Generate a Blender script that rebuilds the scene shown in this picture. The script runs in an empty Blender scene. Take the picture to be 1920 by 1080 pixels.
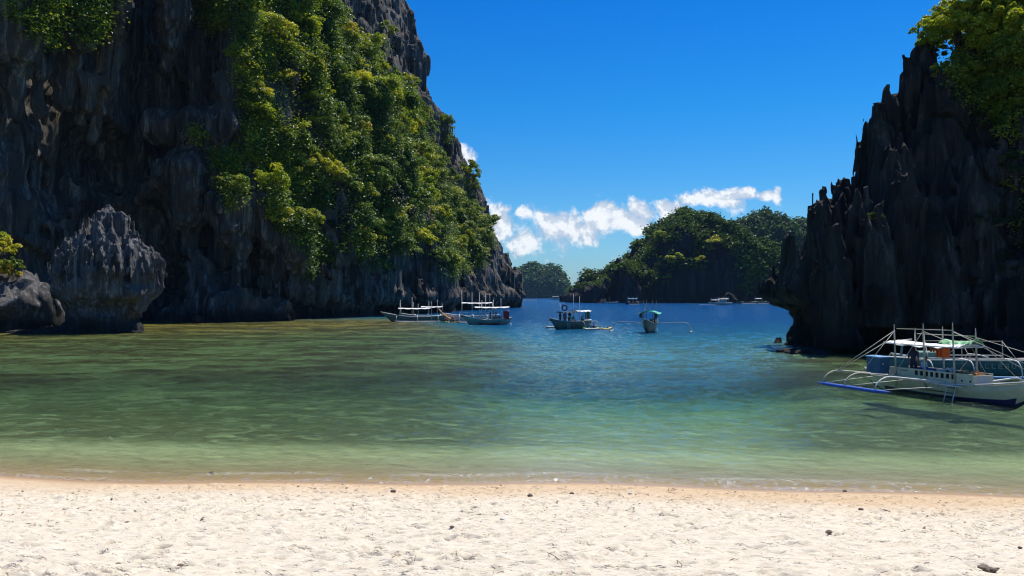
import bpy, math, random
import numpy as np
import openvdb
from mathutils import Vector, Matrix
R = math.radians
scene = bpy.context.scene
col = scene.collection
random.seed(7)
np.random.seed(7)

# ------------------------------------------------------------------ camera, sky, sun, exposure
EYE = 4.5
FPX = 1423.0                       # focal length in pixels of the 1920 wide photograph
cam_data = bpy.data.cameras.new("camera")
cam_data.lens = FPX / 1920 * 36
cam_data.sensor_width = 36
cam_data.clip_start = 0.1
cam_data.clip_end = 30000
cam = bpy.data.objects.new("camera", cam_data)
cam.location = (0, 0, EYE)
cam.rotation_euler = (R(90.64), 0, 0)
col.objects.link(cam)
scene.camera = cam

SUN_AZ, SUN_EL = 34, 61            # azimuth clockwise from +Y
sd = bpy.data.lights.new("sun", 'SUN')
sd.energy = 5.0
sd.angle = R(0.5)
sd.color = (1.0, 0.955, 0.88)
sun = bpy.data.objects.new("sun", sd)
d = Vector((math.sin(R(SUN_AZ)) * math.cos(R(SUN_EL)), math.cos(R(SUN_AZ)) * math.cos(R(SUN_EL)), math.sin(R(SUN_EL))))
sun.rotation_euler = (-d).to_track_quat('-Z', 'Y').to_euler()
sun.location = (30, 30, 200)
col.objects.link(sun)
scene.view_settings.view_transform = 'Standard'
scene.view_settings.look = 'None'
scene.view_settings.gamma = 1
scene.view_settings.use_curve_mapping = False
scene.view_settings.exposure = 0.18
scene.cycles.max_bounces = 8
scene.cycles.diffuse_bounces = 2
scene.cycles.glossy_bounces = 3
scene.cycles.transparent_max_bounces = 8
scene.cycles.volume_bounces = 0
scene.cycles.use_denoising = True
scene.cycles.filter_width = 1.15
scene.cycles.caustics_reflective = False
scene.cycles.caustics_refractive = False
scene.cycles.sample_clamp_direct = 12
scene.cycles.sample_clamp_indirect = 6


class NT:
    """small helper to write node trees"""
    def __init__(self, tree):
        self.t = tree
        self.n = tree.nodes
        self.l = tree.links

    def new(self, kind, **kw):
        n = self.n.new(kind)
        for k, v in kw.items():
            setattr(n, k, v)
        return n

    def put(self, sock, v):
        if hasattr(v, 'is_output') or isinstance(v, bpy.types.NodeSocket):
            self.l.new(v, sock)
        elif v is not None:
            sock.default_value = v

    def m(self, op, a, b=None, c=None, clamp=False):
        n = self.new('ShaderNodeMath', operation=op, use_clamp=clamp)
        self.put(n.inputs[0], a)
        if b is not None:
            self.put(n.inputs[1], b)
        if c is not None:
            self.put(n.inputs[2], c)
        return n.outputs[0]

    def mix(self, fac, a, b, mode='MIX'):
        n = self.new('ShaderNodeMix', data_type='RGBA', blend_type=mode)
        self.put(n.inputs[0], fac)
        self.put(n.inputs[6], a if not isinstance(a, tuple) or len(a) == 4 else (*a, 1))
        self.put(n.inputs[7], b if not isinstance(b, tuple) or len(b) == 4 else (*b, 1))
        return n.outputs[2]

    def noise(self, vec, scale, detail=4, rough=0.55, dist=0, dim='3D'):
        n = self.new('ShaderNodeTexNoise', noise_dimensions=dim)
        if vec is not None:
            self.put(n.inputs['Vector'], vec)
        n.inputs['Scale'].default_value = scale
        n.inputs['Detail'].default_value = detail
        n.inputs['Roughness'].default_value = rough
        n.inputs['Distortion'].default_value = dist
        return n.outputs[0]

    def mapping(self, vec, scale=(1, 1, 1), rot=(0, 0, 0), loc=(0, 0, 0)):
        n = self.new('ShaderNodeMapping')
        self.put(n.inputs[0], vec)
        n.inputs[1].default_value = loc
        n.inputs[2].default_value = rot
        n.inputs[3].default_value = scale
        return n.outputs[0]

    def ramp(self, fac, stops, interp='LINEAR'):
        n = self.new('ShaderNodeValToRGB')
        cr = n.color_ramp
        cr.interpolation = interp
        while len(cr.elements) > 1:
            cr.elements.remove(cr.elements[-1])
        for i, (p, c) in enumerate(stops):
            e = cr.elements[0] if i == 0 else cr.elements.new(p)
            e.position = p
            e.color = (*c, 1) if len(c) == 3 else c
        self.put(n.inputs[0], fac)
        return n.outputs[0]

    def smooth(self, v, a, b, lo=0.0, hi=1.0):
        n = self.new('ShaderNodeMapRange', interpolation_type='SMOOTHSTEP')
        self.put(n.inputs[0], v)
        n.inputs[1].default_value = a
        n.inputs[2].default_value = b
        n.inputs[3].default_value = lo
        n.inputs[4].default_value = hi
        return n.outputs[0]

    def bump(self, h, strength, dist, normal=None):
        n = self.new('ShaderNodeBump')
        n.inputs['Strength'].default_value = strength
        n.inputs['Distance'].default_value = dist
        self.put(n.inputs['Height'], h)
        if normal is not None:
            self.put(n.inputs['Normal'], normal)
        return n.outputs[0]


# ---- sky: Nishita daylight, deepened as a tropical noon sky, with fair weather cumulus in it
world = bpy.data.worlds.new("World")
scene.world = world
world.use_nodes = True
wt = NT(world.node_tree)
wt.n.clear()
sky = wt.new('ShaderNodeTexSky', sky_type='NISHITA')
sky.sun_disc = False
sky.sun_elevation = R(SUN_EL)
sky.sun_rotation = R(SUN_AZ)
sky.altitude = 0
sky.air_density = 1.0
sky.dust_density = 0.15
sky.ozone_density = 3.0
hs = wt.new('ShaderNodeHueSaturation')
hs.inputs['Hue'].default_value = 0.5
hs.inputs['Saturation'].default_value = 1.30
hs.inputs['Value'].default_value = 1.0
wt.put(hs.inputs['Color'], sky.outputs[0])
gen = wt.new('ShaderNodeTexCoord').outputs['Generated']
sep = wt.new('ShaderNodeSeparateXYZ')
wt.put(sep.inputs[0], gen)
vx, vy, vz = sep.outputs
tint = wt.ramp(wt.m('MAXIMUM', vz, 0.0), [(0, (0.60, 0.82, 1.12)), (0.10, (0.52, 0.98, 1.30)), (0.24, (0.20, 0.98, 1.42)), (0.42, (0.04, 0.84, 1.50)), (1.0, (0.15, 0.75, 1.3))])
skycol = wt.mix(1.0, hs.outputs[0], tint, 'MULTIPLY')
ysafe = wt.m('MAXIMUM', vy, 0.05)
u = wt.m('DIVIDE', vx, ysafe)
v = wt.m('DIVIDE', vz, ysafe)
comb = wt.new('ShaderNodeCombineXYZ')
wt.put(comb.inputs[0], u)
wt.put(comb.inputs[1], v)
uv = comb.outputs[0]
warp = wt.new('ShaderNodeTexNoise')
warp.inputs['Scale'].default_value = 9
warp.inputs['Detail'].default_value = 3
wt.put(warp.inputs['Vector'], uv)
wv = wt.new('ShaderNodeVectorMath', operation='MULTIPLY_ADD')
wt.put(wv.inputs[0], warp.outputs['Color'])
wv.inputs[1].default_value = (0.05, 0.03, 0)
wt.put(wv.inputs[2], uv)
uvw = wv.outputs[0]
CLOUDS = [  # tangent of azimuth, tangent of elevation, half width, half height, fullness
    (-.070, .185, .022, .016, .9), (-.058, .160, .012, .016, .45), (-.068, .128, .020, .014, .8), (-.052, .138, .012, .010, .5),
    (-.022, .092, .040, .028, .95), (.010, .068, .030, .022, 1.0), (-.018, .110, .030, .012, .8), (.012, .108, .016, .013, .75),
    (-.030, .060, .024, .014, .7),
    (.066, .092, .034, .026, 1.15), (.105, .086, .050, .018, .95), (.124, .100, .036, .022, 1.15), (.158, .093, .034, .018, .9),
    (.172, .112, .030, .018, 1.0), (.205, .118, .032, .016, 1.05), (.235, .128, .030, .014, .95), (.268, .128, .034, .015, 1.05),
    (.300, .133, .026, .009, .9), (.333, .131, .014, .008, .9), (.352, .130, .010, .012, .8), (.19, .098, .03, .016, .7),
    (.150, .045, .018, .010, .5), (-.45, .30, .05, .03, .8), (-.6, .22, .09, .03, .9), (.62, .13, .09, .03, .9), (.8, .10, .12, .04, 1.0),
]
sp2 = wt.new('ShaderNodeSeparateXYZ')
wt.put(sp2.inputs[0], uvw)
wu, wv_ = sp2.outputs[0], sp2.outputs[1]
mask = None
for (cu, cv, ru, rv, am) in CLOUDS:
    a = wt.m('MULTIPLY', wt.m('SUBTRACT', wu, cu + 0.025), 1 / ru)
    b = wt.m('MULTIPLY', wt.m('SUBTRACT', wv_, cv + 0.015), 1 / rv)
    q = wt.m('MULTIPLY_ADD', a, a, wt.m('MULTIPLY', b, b))
    g = wt.m('MULTIPLY', wt.m('POWER', 2.718, wt.m('MULTIPLY', q, -0.9)), am)
    mask = g if mask is None else wt.m('MAXIMUM', mask, g)
fb = wt.noise(uvw, 26, 9, 0.62)
fb2 = wt.noise(wt.mapping(uvw, loc=(-0.004, -0.009, 0)), 26, 9, 0.62)
dens = wt.m('ADD', mask, wt.m('MULTIPLY', wt.m('SUBTRACT', fb, 0.5), 2.3))
alpha = wt.smooth(dens, 0.32, 0.78)
alpha = wt.m('MULTIPLY', alpha, wt.smooth(mask, 0.02, 0.16))
alpha = wt.m('MULTIPLY', alpha, wt.smooth(vy, 0.05, 0.12))
shade = wt.smooth(wt.m('SUBTRACT', fb, fb2), -0.06, 0.07)
core = wt.smooth(dens, 0.5, 1.5)
cl = wt.mix(shade, (6.2, 7.3, 9.0), (11.5, 11.8, 12.0))
cl = wt.mix(wt.m('MULTIPLY', core, 0.55), cl, (12.4, 12.5, 12.7))
final = wt.mix(wt.m('MULTIPLY', alpha, 0.93), skycol, cl)
bg = wt.new('ShaderNodeBackground')
wt.put(bg.inputs[0], final)
bg.inputs[1].default_value = 0.075
wo = wt.new('ShaderNodeOutputWorld')
wt.l.new(bg.outputs[0], wo.inputs[0])


# ------------------------------------------------------------------ helpers
def tag(o, label=None, cat=None, group=None, kind=None):
    if label:
        o['label'] = label
    if cat:
        o['category'] = cat
    if group:
        o['group'] = group
    if kind:
        o['kind'] = kind
    return o


def mesh_np(name, v, f, mat=None, smooth=False, parent=None, attrs=None, mats=None, midx=None):
    """v (n,3), f (m,k) array or list of faces"""
    me = bpy.data.meshes.new(name)
    v = np.asarray(v, dtype=np.float32)
    if isinstance(f, np.ndarray):
        k = f.shape[1]
        me.vertices.add(len(v))
        me.vertices.foreach_set('co', v.ravel())
        me.loops.add(f.size)
        me.loops.foreach_set('vertex_index', f.astype(np.int32).ravel())
        me.polygons.add(len(f))
        me.polygons.foreach_set('loop_start', np.arange(0, f.size, k, dtype=np.int32))
        me.polygons.foreach_set('loop_total', np.full(len(f), k, dtype=np.int32))
        me.update(calc_edges=True)
    else:
        me.from_pydata([tuple(p) for p in v], [], f)
    me.polygons.foreach_set('use_smooth', [smooth] * len(me.polygons))
    for an, av in (attrs or {}).items():
        at = me.attributes.new(an, 'FLOAT', 'POINT')
        at.data.foreach_set('value', np.asarray(av, dtype=np.float32))
    if mat:
        me.materials.append(mat)
    for mm in (mats or []):
        me.materials.append(mm)
    if midx is not None:
        me.polygons.foreach_set('material_index', midx)
    me.update()
    o = bpy.data.objects.new(name, me)
    col.objects.link(o)
    if parent:
        o.parent = parent
    return o


def empty(name, loc, rz=0, rx=0, ry=0, scale=1):
    o = bpy.data.objects.new(name, None)
    o.empty_display_size = 0.3
    o.location = loc
    o.rotation_euler = (rx, ry, rz)
    o.scale = (scale,) * 3
    col.objects.link(o)
    return o


def kids(o):
    return [c for c in col.objects if c.parent == o]


def copy_tree(o, parent=None, ch=None):
    c = o.copy()
    col.objects.link(c)
    c.parent = parent
    for k in (ch if ch is not None else kids(o)):
        copy_tree(k, c)
    return c


_P = np.random.RandomState(3).rand(65536).astype(np.float32)


def vnoise(x, y, z, s=0):
    """smooth value noise in -1..1"""
    xi = np.floor(x).astype(np.int32)
    yi = np.floor(y).astype(np.int32)
    zi = np.floor(z).astype(np.int32)
    fx = (x - xi).astype(np.float32)
    fy = (y - yi).astype(np.float32)
    fz = (z - zi).astype(np.float32)
    fx = fx * fx * (3 - 2 * fx)
    fy = fy * fy * (3 - 2 * fy)
    fz = fz * fz * (3 - 2 * fz)

    def h(a, b, c):
        k = (a * 73856093) ^ (b * 19349663) ^ (c * 83492791) ^ (s * 2654435)
        k = (k ^ (k >> 13)) * 1274126177
        return _P[(k ^ (k >> 16)) & 65535]
    with np.errstate(over='ignore'):
        c00 = h(xi, yi, zi) * (1 - fx) + h(xi + 1, yi, zi) * fx
        c10 = h(xi, yi + 1, zi) * (1 - fx) + h(xi + 1, yi + 1, zi) * fx
        c01 = h(xi, yi, zi + 1) * (1 - fx) + h(xi + 1, yi, zi + 1) * fx
        c11 = h(xi, yi + 1, zi + 1) * (1 - fx) + h(xi + 1, yi + 1, zi + 1) * fx
    r = (c00 * (1 - fy) + c10 * fy) * (1 - fz) + (c01 * (1 - fy) + c11 * fy) * fz
    return r * 2 - 1


def ridge(x, y, z, s=0):
    """1 at sharp ridges, 0 in the wide valleys"""
    return 1 - 2 * np.abs(vnoise(x, y, z, s))


def fbm(x, y, z, s=0, o=4):
    r = 0
    a = 1.0
    for i in range(o):
        r = r + a * vnoise(x, y, z, s + i)
        x, y, z = x * 2.03, y * 2.03, z * 2.03
        a *= 0.5
    return r / 1.9


def sstep(v, a, b):
    t = np.clip((v - a) / (b - a), 0, 1)
    return t * t * (3 - 2 * t)


def proj(p):
    """photo pixel (1920 wide) of world points, used to read design tables only"""
    p = np.asarray(p)
    return 960 + FPX * p[..., 0] / p[..., 1], 556 - FPX * (p[..., 2] - EYE) / p[..., 1]


def at(px, D, py=None, z=None):
    X = (px - 960) / FPX * D
    if z is None:
        z = EYE + (556 - py) / FPX * D
    return Vector((X, D, z))


def poly_sdf(px, py, pts):
    """signed distance (negative inside) to closed polygon, numpy"""
    d = np.full(px.shape, 1e9, np.float32)
    inside = np.zeros(px.shape, bool)
    n = len(pts)
    for i in range(n):
        ax, ay = pts[i]
        bx, by = pts[(i + 1) % n]
        ex, ey = bx - ax, by - ay
        wx, wy = px - ax, py - ay
        t = np.clip((wx * ex + wy * ey) / (ex * ex + ey * ey), 0, 1)
        dd = (wx - ex * t) ** 2 + (wy - ey * t) ** 2
        d = np.minimum(d, dd)
        c = ((ay <= py) & (by > py)) | ((by <= py) & (ay > py))
        with np.errstate(divide='ignore', invalid='ignore'):
            xi = ax + (py - ay) * ex / (ey if ey != 0 else 1e-9)
        inside ^= c & (px < xi)
    d = np.sqrt(d)
    return np.where(inside, -d, d)


def voxel_mesh(base_fn, detail_fns, lo, hi, vs):
    """iso surface of base + detail. base_fn(x(n,1,1),y,z) -> full grid; each detail (band, fn(x,y,z)->delta) adds in a narrow band"""
    nx, ny, nz = [int((hi[i] - lo[i]) / vs) + 1 for i in range(3)]
    x = (lo[0] + vs * np.arange(nx, dtype=np.float32))[:, None, None]
    y = (lo[1] + vs * np.arange(ny, dtype=np.float32))[None, :, None]
    z = (lo[2] + vs * np.arange(nz, dtype=np.float32))[None, None, :]
    d = base_fn(x, y, z).astype(np.float32)
    d = np.array(np.broadcast_to(d, (nx, ny, nz)), order="C")
    flat = d.ravel()
    for band, fn in detail_fns:
        if band == 'post':
            fn(d, x.ravel(), y.ravel(), z.ravel())
            continue
        idx = np.flatnonzero(np.abs(flat) < band)
        k = idx % nz
        j = (idx // nz) % ny
        i = idx // (nz * ny)
        flat[idx] += fn(x.ravel()[i], y.ravel()[j], z.ravel()[k])
    d = flat.reshape(nx, ny, nz)
    np.clip(d, -4 * vs, 4 * vs, out=d)
    g = openvdb.FloatGrid(4 * vs)
    g.copyFromArray(d)
    pts, quads = g.convertToQuads(0.0)
    pts = np.asarray(pts) * vs + np.asarray(lo)
    return pts, np.asarray(quads).astype(np.int64)


def normals_of(v, f):
    n = np.cross(v[f[:, 2]] - v[f[:, 0]], v[f[:, 3]] - v[f[:, 1]])
    vn = np.zeros_like(v)
    for k in range(4):
        np.add.at(vn, f[:, k], n)
    return vn / (np.linalg.norm(vn, axis=1, keepdims=True) + 1e-9)
# ------------------------------------------------------------------ materials
def mat_new(name):
    m = bpy.data.materials.new(name)
    m.use_nodes = True
    t = NT(m.node_tree)
    t.n.clear()
    out = t.new('ShaderNodeOutputMaterial')
    return m, t, out


def principled(t, out, color, rough=0.6, normal=None, spec=0.3, metal=0.0):
    b = t.new('ShaderNodeBsdfPrincipled')
    t.put(b.inputs['Base Color'], color if not isinstance(color, tuple) else (*color[:3], 1))
    t.put(b.inputs['Roughness'], rough)
    b.inputs['Specular IOR Level'].default_value = spec
    b.inputs['Metallic'].default_value = metal
    if normal is not None:
        t.put(b.inputs['Normal'], normal)
    t.l.new(b.outputs[0], out.inputs[0])
    return b


def simple(name, c, rough=0.55, var=0.25, scale=6, bump=0.15, spec=0.4):
    """painted or plain stuff with worn patches and fine relief"""
    m, t, out = mat_new(name)
    p = t.new('ShaderNodeTexCoord').outputs['Object']
    n = t.noise(p, scale, 6, 0.65)
    n2 = t.noise(t.mapping(p, (1, 1, 4)), scale * 5, 4, 0.6)
    dark = tuple(x * (1 - var) for x in c)
    lite = tuple(min(1, x * (1 + var * 0.6)) for x in c)
    k = t.ramp(n, [(0.3, dark), (0.7, lite)])
    k = t.mix(t.m('MULTIPLY', t.smooth(n2, 0.6, 0.75), var), k, tuple(x * 0.45 for x in c))
    principled(t, out, k, rough, t.bump(n2, bump, 0.02), spec)
    return m


def rock_mat(name, dark, mid, lite, ochre, streak=1.0, scale=1.0):
    m, t, out = mat_new(name)
    p = t.new('ShaderNodeNewGeometry').outputs['Position']
    big = t.noise(p, 0.09 * scale, 5, 0.6)
    vert = t.noise(t.mapping(p, (0.9 * scale, 0.9 * scale, 0.07 * scale)), 1.0, 7, 0.68, 0.4)
    fine = t.noise(t.mapping(p, (1, 1, 0.5)), 2.4 * scale, 8, 0.7)
    pit = t.noise(p, 7 * scale, 4, 0.7)
    c = t.ramp(vert, [(0.30, dark), (0.52, mid), (0.66, lite)])
    c = t.mix(t.smooth(fine, 0.42, 0.62, 0.0, 0.7), c, mid)
    # rusty bands and pale flowstone
    oc = t.m('MULTIPLY', t.smooth(big, 0.52, 0.68), t.smooth(vert, 0.42, 0.6))
    c = t.mix(t.m('MULTIPLY', oc, 0.75), c, ochre)
    blk = t.noise(t.mapping(p, (0.35 * scale, 0.35 * scale, 0.05 * scale), loc=(9, 3, 0)), 1.0, 5, 0.6, 0.6)
    c = t.mix(t.m('MULTIPLY', t.smooth(blk, 0.5, 0.62), 0.75 * streak), c, tuple(x * 0.4 for x in dark))
    # tide band: stained dark just above the water
    sp = t.new('ShaderNodeSeparateXYZ')
    t.put(sp.inputs[0], p)
    zz = t.m('ADD', sp.outputs[2], t.m('MULTIPLY', t.noise(p, 0.4, 3), -1.6))
    c = t.mix(t.smooth(zz, 0.1, 2.0, 0.85, 0.0), c, (0.018, 0.016, 0.013))
    h = t.m('ADD', t.m('MULTIPLY', vert, 0.8), t.m('ADD', t.m('MULTIPLY', fine, 0.6), t.m('MULTIPLY', pit, 0.15)))
    principled(t, out, c, 0.85, t.bump(h, 1.0, 1.6 / scale), 0.25)
    return m


M_ROCK = rock_mat('cliff limestone', (0.046, 0.040, 0.033), (0.135, 0.120, 0.102), (0.50, 0.46, 0.39), (0.27, 0.165, 0.07))
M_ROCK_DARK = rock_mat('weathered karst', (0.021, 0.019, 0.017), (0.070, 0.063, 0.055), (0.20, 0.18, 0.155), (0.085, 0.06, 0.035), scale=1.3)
M_ROCK_GREY = rock_mat('fluted grey limestone', (0.045, 0.042, 0.042), (0.17, 0.16, 0.155), (0.50, 0.48, 0.46), (0.12, 0.10, 0.07), 0.5, 2.5)
M_ROCK_FAR = rock_mat('island limestone', (0.016, 0.016, 0.016), (0.032, 0.031, 0.029), (0.085, 0.08, 0.07), (0.07, 0.055, 0.035), scale=0.3)


def foliage_mat(name, stops, trans=0.35, spec=0.35, scl=0.16):
    m, t, out = mat_new(name)
    oi = t.new('ShaderNodeObjectInfo')
    a = t.new('ShaderNodeAttribute', attribute_name='tone')
    p = t.new('ShaderNodeNewGeometry').outputs['Position']
    clump = t.noise(p, scl, 3, 0.6)
    k = t.m('ADD', t.m('MULTIPLY', oi.outputs['Random'], 0.42), t.m('MULTIPLY', a.outputs['Fac'], 0.30))
    k = t.m('ADD', k, t.m('MULTIPLY', t.m('SUBTRACT', clump, 0.36), 1.1))
    c = t.ramp(k, stops)
    b = t.new('ShaderNodeBsdfPrincipled')
    t.put(b.inputs['Base Color'], c)
    b.inputs['Roughness'].default_value = 0.45
    b.inputs['Specular IOR Level'].default_value = spec
    tr = t.new('ShaderNodeBsdfTranslucent')
    t.put(tr.inputs[0], t.mix(1.0, c, (1.3, 1.25, 0.5), 'MULTIPLY'))
    mx = t.new('ShaderNodeMixShader')
    mx.inputs[0].default_value = trans
    t.l.new(b.outputs[0], mx.inputs[1])
    t.l.new(tr.outputs[0], mx.inputs[2])
    t.l.new(mx.outputs[0], out.inputs[0])
    return m


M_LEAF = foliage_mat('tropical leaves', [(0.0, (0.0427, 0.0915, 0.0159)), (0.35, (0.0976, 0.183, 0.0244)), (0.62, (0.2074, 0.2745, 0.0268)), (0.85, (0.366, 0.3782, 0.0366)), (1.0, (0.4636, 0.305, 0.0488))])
M_LEAF_YEL = foliage_mat('sunny yellow green leaves', [(0.0, (0.1232, 0.2016, 0.0179)), (0.4, (0.28, 0.3584, 0.0269)), (0.75, (0.4704, 0.4704, 0.0336)), (1.0, (0.5824, 0.448, 0.0448))], 0.4)  # brighter, yellower leaf copy: sunlight is put into the colour
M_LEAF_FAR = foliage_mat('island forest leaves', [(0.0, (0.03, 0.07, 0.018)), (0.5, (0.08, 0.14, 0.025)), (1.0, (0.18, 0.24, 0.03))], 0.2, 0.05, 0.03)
M_LEAF_DARK = foliage_mat('shaded cliff leaves', [(0.0, (0.014, 0.03, 0.010)), (0.6, (0.03, 0.055, 0.014)), (1.0, (0.06, 0.09, 0.02))], 0.2)  # darker leaf copy: shade is put into the colour
M_BARK = simple('grey bark', (0.12, 0.10, 0.08), 0.85, 0.4, 4, 0.4)

# sand and seabed, one sheet: dry above, wet at the edge, weed patches under water
M_SAND, t, out = mat_new('beach sand and seabed')
pos = t.new('ShaderNodeNewGeometry').outputs['Position']
sp = t.new('ShaderNodeSeparateXYZ')
t.put(sp.inputs[0], pos)
ax, ay, az = sp.outputs
shore = t.m('ADD', ay, t.m('MULTIPLY', ax, 0.07))       # distance outward of the shoreline is shore-18
n_big = t.noise(pos, 0.55, 5, 0.6)
n_mid = t.noise(t.mapping(pos, (1, 1.6, 1)), 5, 6, 0.65)
n_fine = t.noise(pos, 60, 5, 0.7)
grain = t.noise(pos, 420, 2, 0.6)
dry = t.ramp(n_mid, [(0.25, (0.56, 0.47, 0.34)), (0.6, (0.70, 0.63, 0.495))])
dry = t.mix(t.smooth(grain, 0.45, 0.75, 0.0, 0.35), dry, (0.50, 0.40, 0.28))
dry = t.mix(t.smooth(grain, 0.5, 0.28, 0.0, 0.4), dry, (0.88, 0.84, 0.76))
# damp, darker sand low on the beach and in patches
hgt = t.m('ADD', az, t.m('MULTIPLY', t.m('SUBTRACT', n_big, 0.5), 0.45))
rgt = t.smooth(ax, -6, 9, 0.0, 0.22)
damp = t.smooth(t.m('SUBTRACT', hgt, rgt), 0.10, 0.80, 1.0, 0.0)
dry = t.mix(t.m('MULTIPLY', damp, 0.75), dry, (0.56, 0.38, 0.20))
wet = t.ramp(n_mid, [(0.3, (0.40, 0.26, 0.145)), (0.7, (0.50, 0.34, 0.20))])
zw = t.m('ADD', az, t.m('MULTIPLY', t.m('SUBTRACT', n_big, 0.5), 0.05))
c = t.mix(t.smooth(zw, 0.10, 0.17, 1.0, 0.0), dry, wet)
# seabed: bright sand with brown green weed and rubble
bed = t.ramp(t.noise(pos, 0.9, 6, 0.65), [(0.3, (0.52, 0.46, 0.24)), (0.7, (0.78, 0.70, 0.42))])
bed = t.mix(t.smooth(az, -0.12, -0.50, 0.0, 1.0), (0.50, 0.35, 0.19), bed)
wd = t.noise(t.mapping(pos, (0.16, 0.22, 1), loc=(3.3, 1.7, 0)), 1.0, 9, 0.70, 0.8)
wsm = t.noise(t.mapping(pos, (0.8, 1.0, 1)), 1.0, 7, 0.72, 0.5)
weedzone = t.smooth(shore, 24.0, 30.0)
weed = t.m('ADD', t.m('MULTIPLY', t.smooth(wd, 0.44, 0.51), 0.6), t.m('MULTIPLY', t.smooth(wsm, 0.46, 0.53), 0.6), clamp=True)
weed = t.m('MULTIPLY', weed, weedzone)
near_band = t.m('MULTIPLY', t.smooth(shore, 23.5, 26.5), t.smooth(shore, 44, 33))
weed = t.m('MAXIMUM', weed, t.m('MULTIPLY', near_band, t.smooth(wsm, 0.36, 0.50, 0.25, 0.97)))
uu = t.m('DIVIDE', ax, t.m('MAXIMUM', ay, 1.0))
centre = t.m('MULTIPLY', t.smooth(uu, -0.08, 0.10), t.smooth(uu, 0.42, 0.28))
weed = t.m('MULTIPLY', weed, t.m('MULTIPLY_ADD', centre, -0.45, 0.95))
bed = t.mix(weed, bed, t.ramp(wsm, [(0.35, (0.055, 0.042, 0.012)), (0.65, (0.19, 0.145, 0.05))]))
c = t.mix(t.smooth(az, 0.0, -0.03, 0.0, 1.0), c, bed)
pit_n = t.noise(t.mapping(pos, (7, 13, 7)), 1.0, 3, 0.6)
pits = t.smooth(pit_n, 0.54, 0.64)
pitz = t.m('MULTIPLY', pits, t.smooth(zw, 0.10, 0.20))
c = t.mix(t.m('MULTIPLY', pitz, t.smooth(az, 1.6, 0.2, 0.10, 0.38)), c, (0.42, 0.28, 0.15))
nb = t.bump(t.m('SUBTRACT', t.m('ADD', t.m('MULTIPLY', n_fine, 0.5), t.m('MULTIPLY', n_mid, 0.8)), t.m('MULTIPLY', pitz, 1.2)), 0.55, 0.04)
rg = t.smooth(zw, 0.05, 0.12, 0.28, 0.9)
principled(t, out, c, rg, nb, 0.35)

# sea water: clear where thin, coloured by the depth under it, rippled mirror on top
M_WATER, t, out = mat_new('clear sea water')
pos = t.new('ShaderNodeNewGeometry').outputs['Position']
dp = t.new('ShaderNodeAttribute', attribute_name='depth').outputs['Fac']
far = t.new('ShaderNodeAttribute', attribute_name='rough').outputs['Fac']   # open water, more wind
w1 = t.noise(t.mapping(pos, (1.0, 1.5, 1), rot=(0, 0, R(12))), 1.6, 8, 0.66, 0.3)
w2 = t.noise(t.mapping(pos, (1.0, 1.4, 1), rot=(0, 0, R(-17))), 7.0, 5, 0.68, 0.2)
w3 = t.noise(t.mapping(pos, (1.0, 1.6, 1)), 0.45, 6, 0.65)
h = t.m('ADD', t.m('MULTIPLY', w1, t.m('MULTIPLY_ADD', far, 0.24, 0.30)), t.m('MULTIPLY', w2, t.m('MULTIPLY_ADD', far, -0.02, 0.13)))
h = t.m('ADD', h, t.m('MULTIPLY', w3, t.m('MULTIPLY_ADD', far, 1.1, 0.10)))
calm = t.smooth(dp, 0.0, 0.35, 0.25, 1.0)
nrm = t.bump(t.m('MULTIPLY', h, calm), 1.0, 0.55)
fr = t.new('ShaderNodeFresnel')
fr.inputs[0].default_value = 1.33
t.put(fr.inputs['Normal'], t.bump(t.m('MULTIPLY', h, calm), 0.75, 0.55))
gl = t.new('ShaderNodeBsdfGlossy')
gl.inputs['Color'].default_value = (0.80, 0.97, 1.0, 1)
t.put(gl.inputs['Roughness'], t.m('MULTIPLY_ADD', far, 0.0, 0.07))
def facets(scale, k, gate=0.0):
    vo = t.new('ShaderNodeTexVoronoi', feature='F1')
    t.put(vo.inputs['Vector'], t.mapping(pos, scale))
    vo.inputs['Scale'].default_value = 1.0
    sub = t.new('ShaderNodeVectorMath', operation='MULTIPLY_ADD')
    t.put(sub.inputs[0], vo.outputs['Color'])
    sub.inputs[1].default_value = (2, 2, 0)
    sub.inputs[2].default_value = (-1, -1, 0)
    cu = t.new('ShaderNodeVectorMath', operation='MULTIPLY')
    t.l.new(sub.outputs[0], cu.inputs[0])
    t.l.new(sub.outputs[0], cu.inputs[1])
    cb = t.new('ShaderNodeVectorMath', operation='MULTIPLY')
    t.l.new(cu.outputs[0], cb.inputs[0])
    t.l.new(sub.outputs[0], cb.inputs[1])
    sc_ = t.new('ShaderNodeVectorMath', operation='SCALE')
    t.l.new(cb.outputs[0], sc_.inputs[0])
    spb = t.new('ShaderNodeSeparateXYZ')
    t.l.new(vo.outputs['Color'], spb.inputs[0])
    t.put(sc_.inputs['Scale'], t.m('MULTIPLY', k, t.m('GREATER_THAN', spb.outputs[2], gate)))
    return sc_.outputs[0]
choppy = t.new('ShaderNodeVectorMath', operation='ADD')
t.put(choppy.inputs[0], facets((1.1, .16, 1), t.m('MULTIPLY', far, 1.1), 0.975))
t.put(choppy.inputs[1], facets((14, 5, 1), t.smooth(dp, 0.12, 0.03, 0.0, 0.75)))
chn = t.new('ShaderNodeVectorMath', operation='ADD')
t.l.new(choppy.outputs[0], chn.inputs[0])
t.l.new(nrm.node.outputs[0], chn.inputs[1])
nz_ = t.new('ShaderNodeVectorMath', operation='NORMALIZE')
t.l.new(chn.outputs[0], nz_.inputs[0])
t.l.new(nz_.outputs[0], gl.inputs['Normal'])
def kexp(k):
    return t.m('POWER', 2.718, t.m('MULTIPLY', dp, -k))
cc = t.new('ShaderNodeCombineColor')
t.put(cc.inputs[0], kexp(0.50))
t.put(cc.inputs[1], kexp(0.06))
t.put(cc.inputs[2], kexp(0.30))
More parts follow.
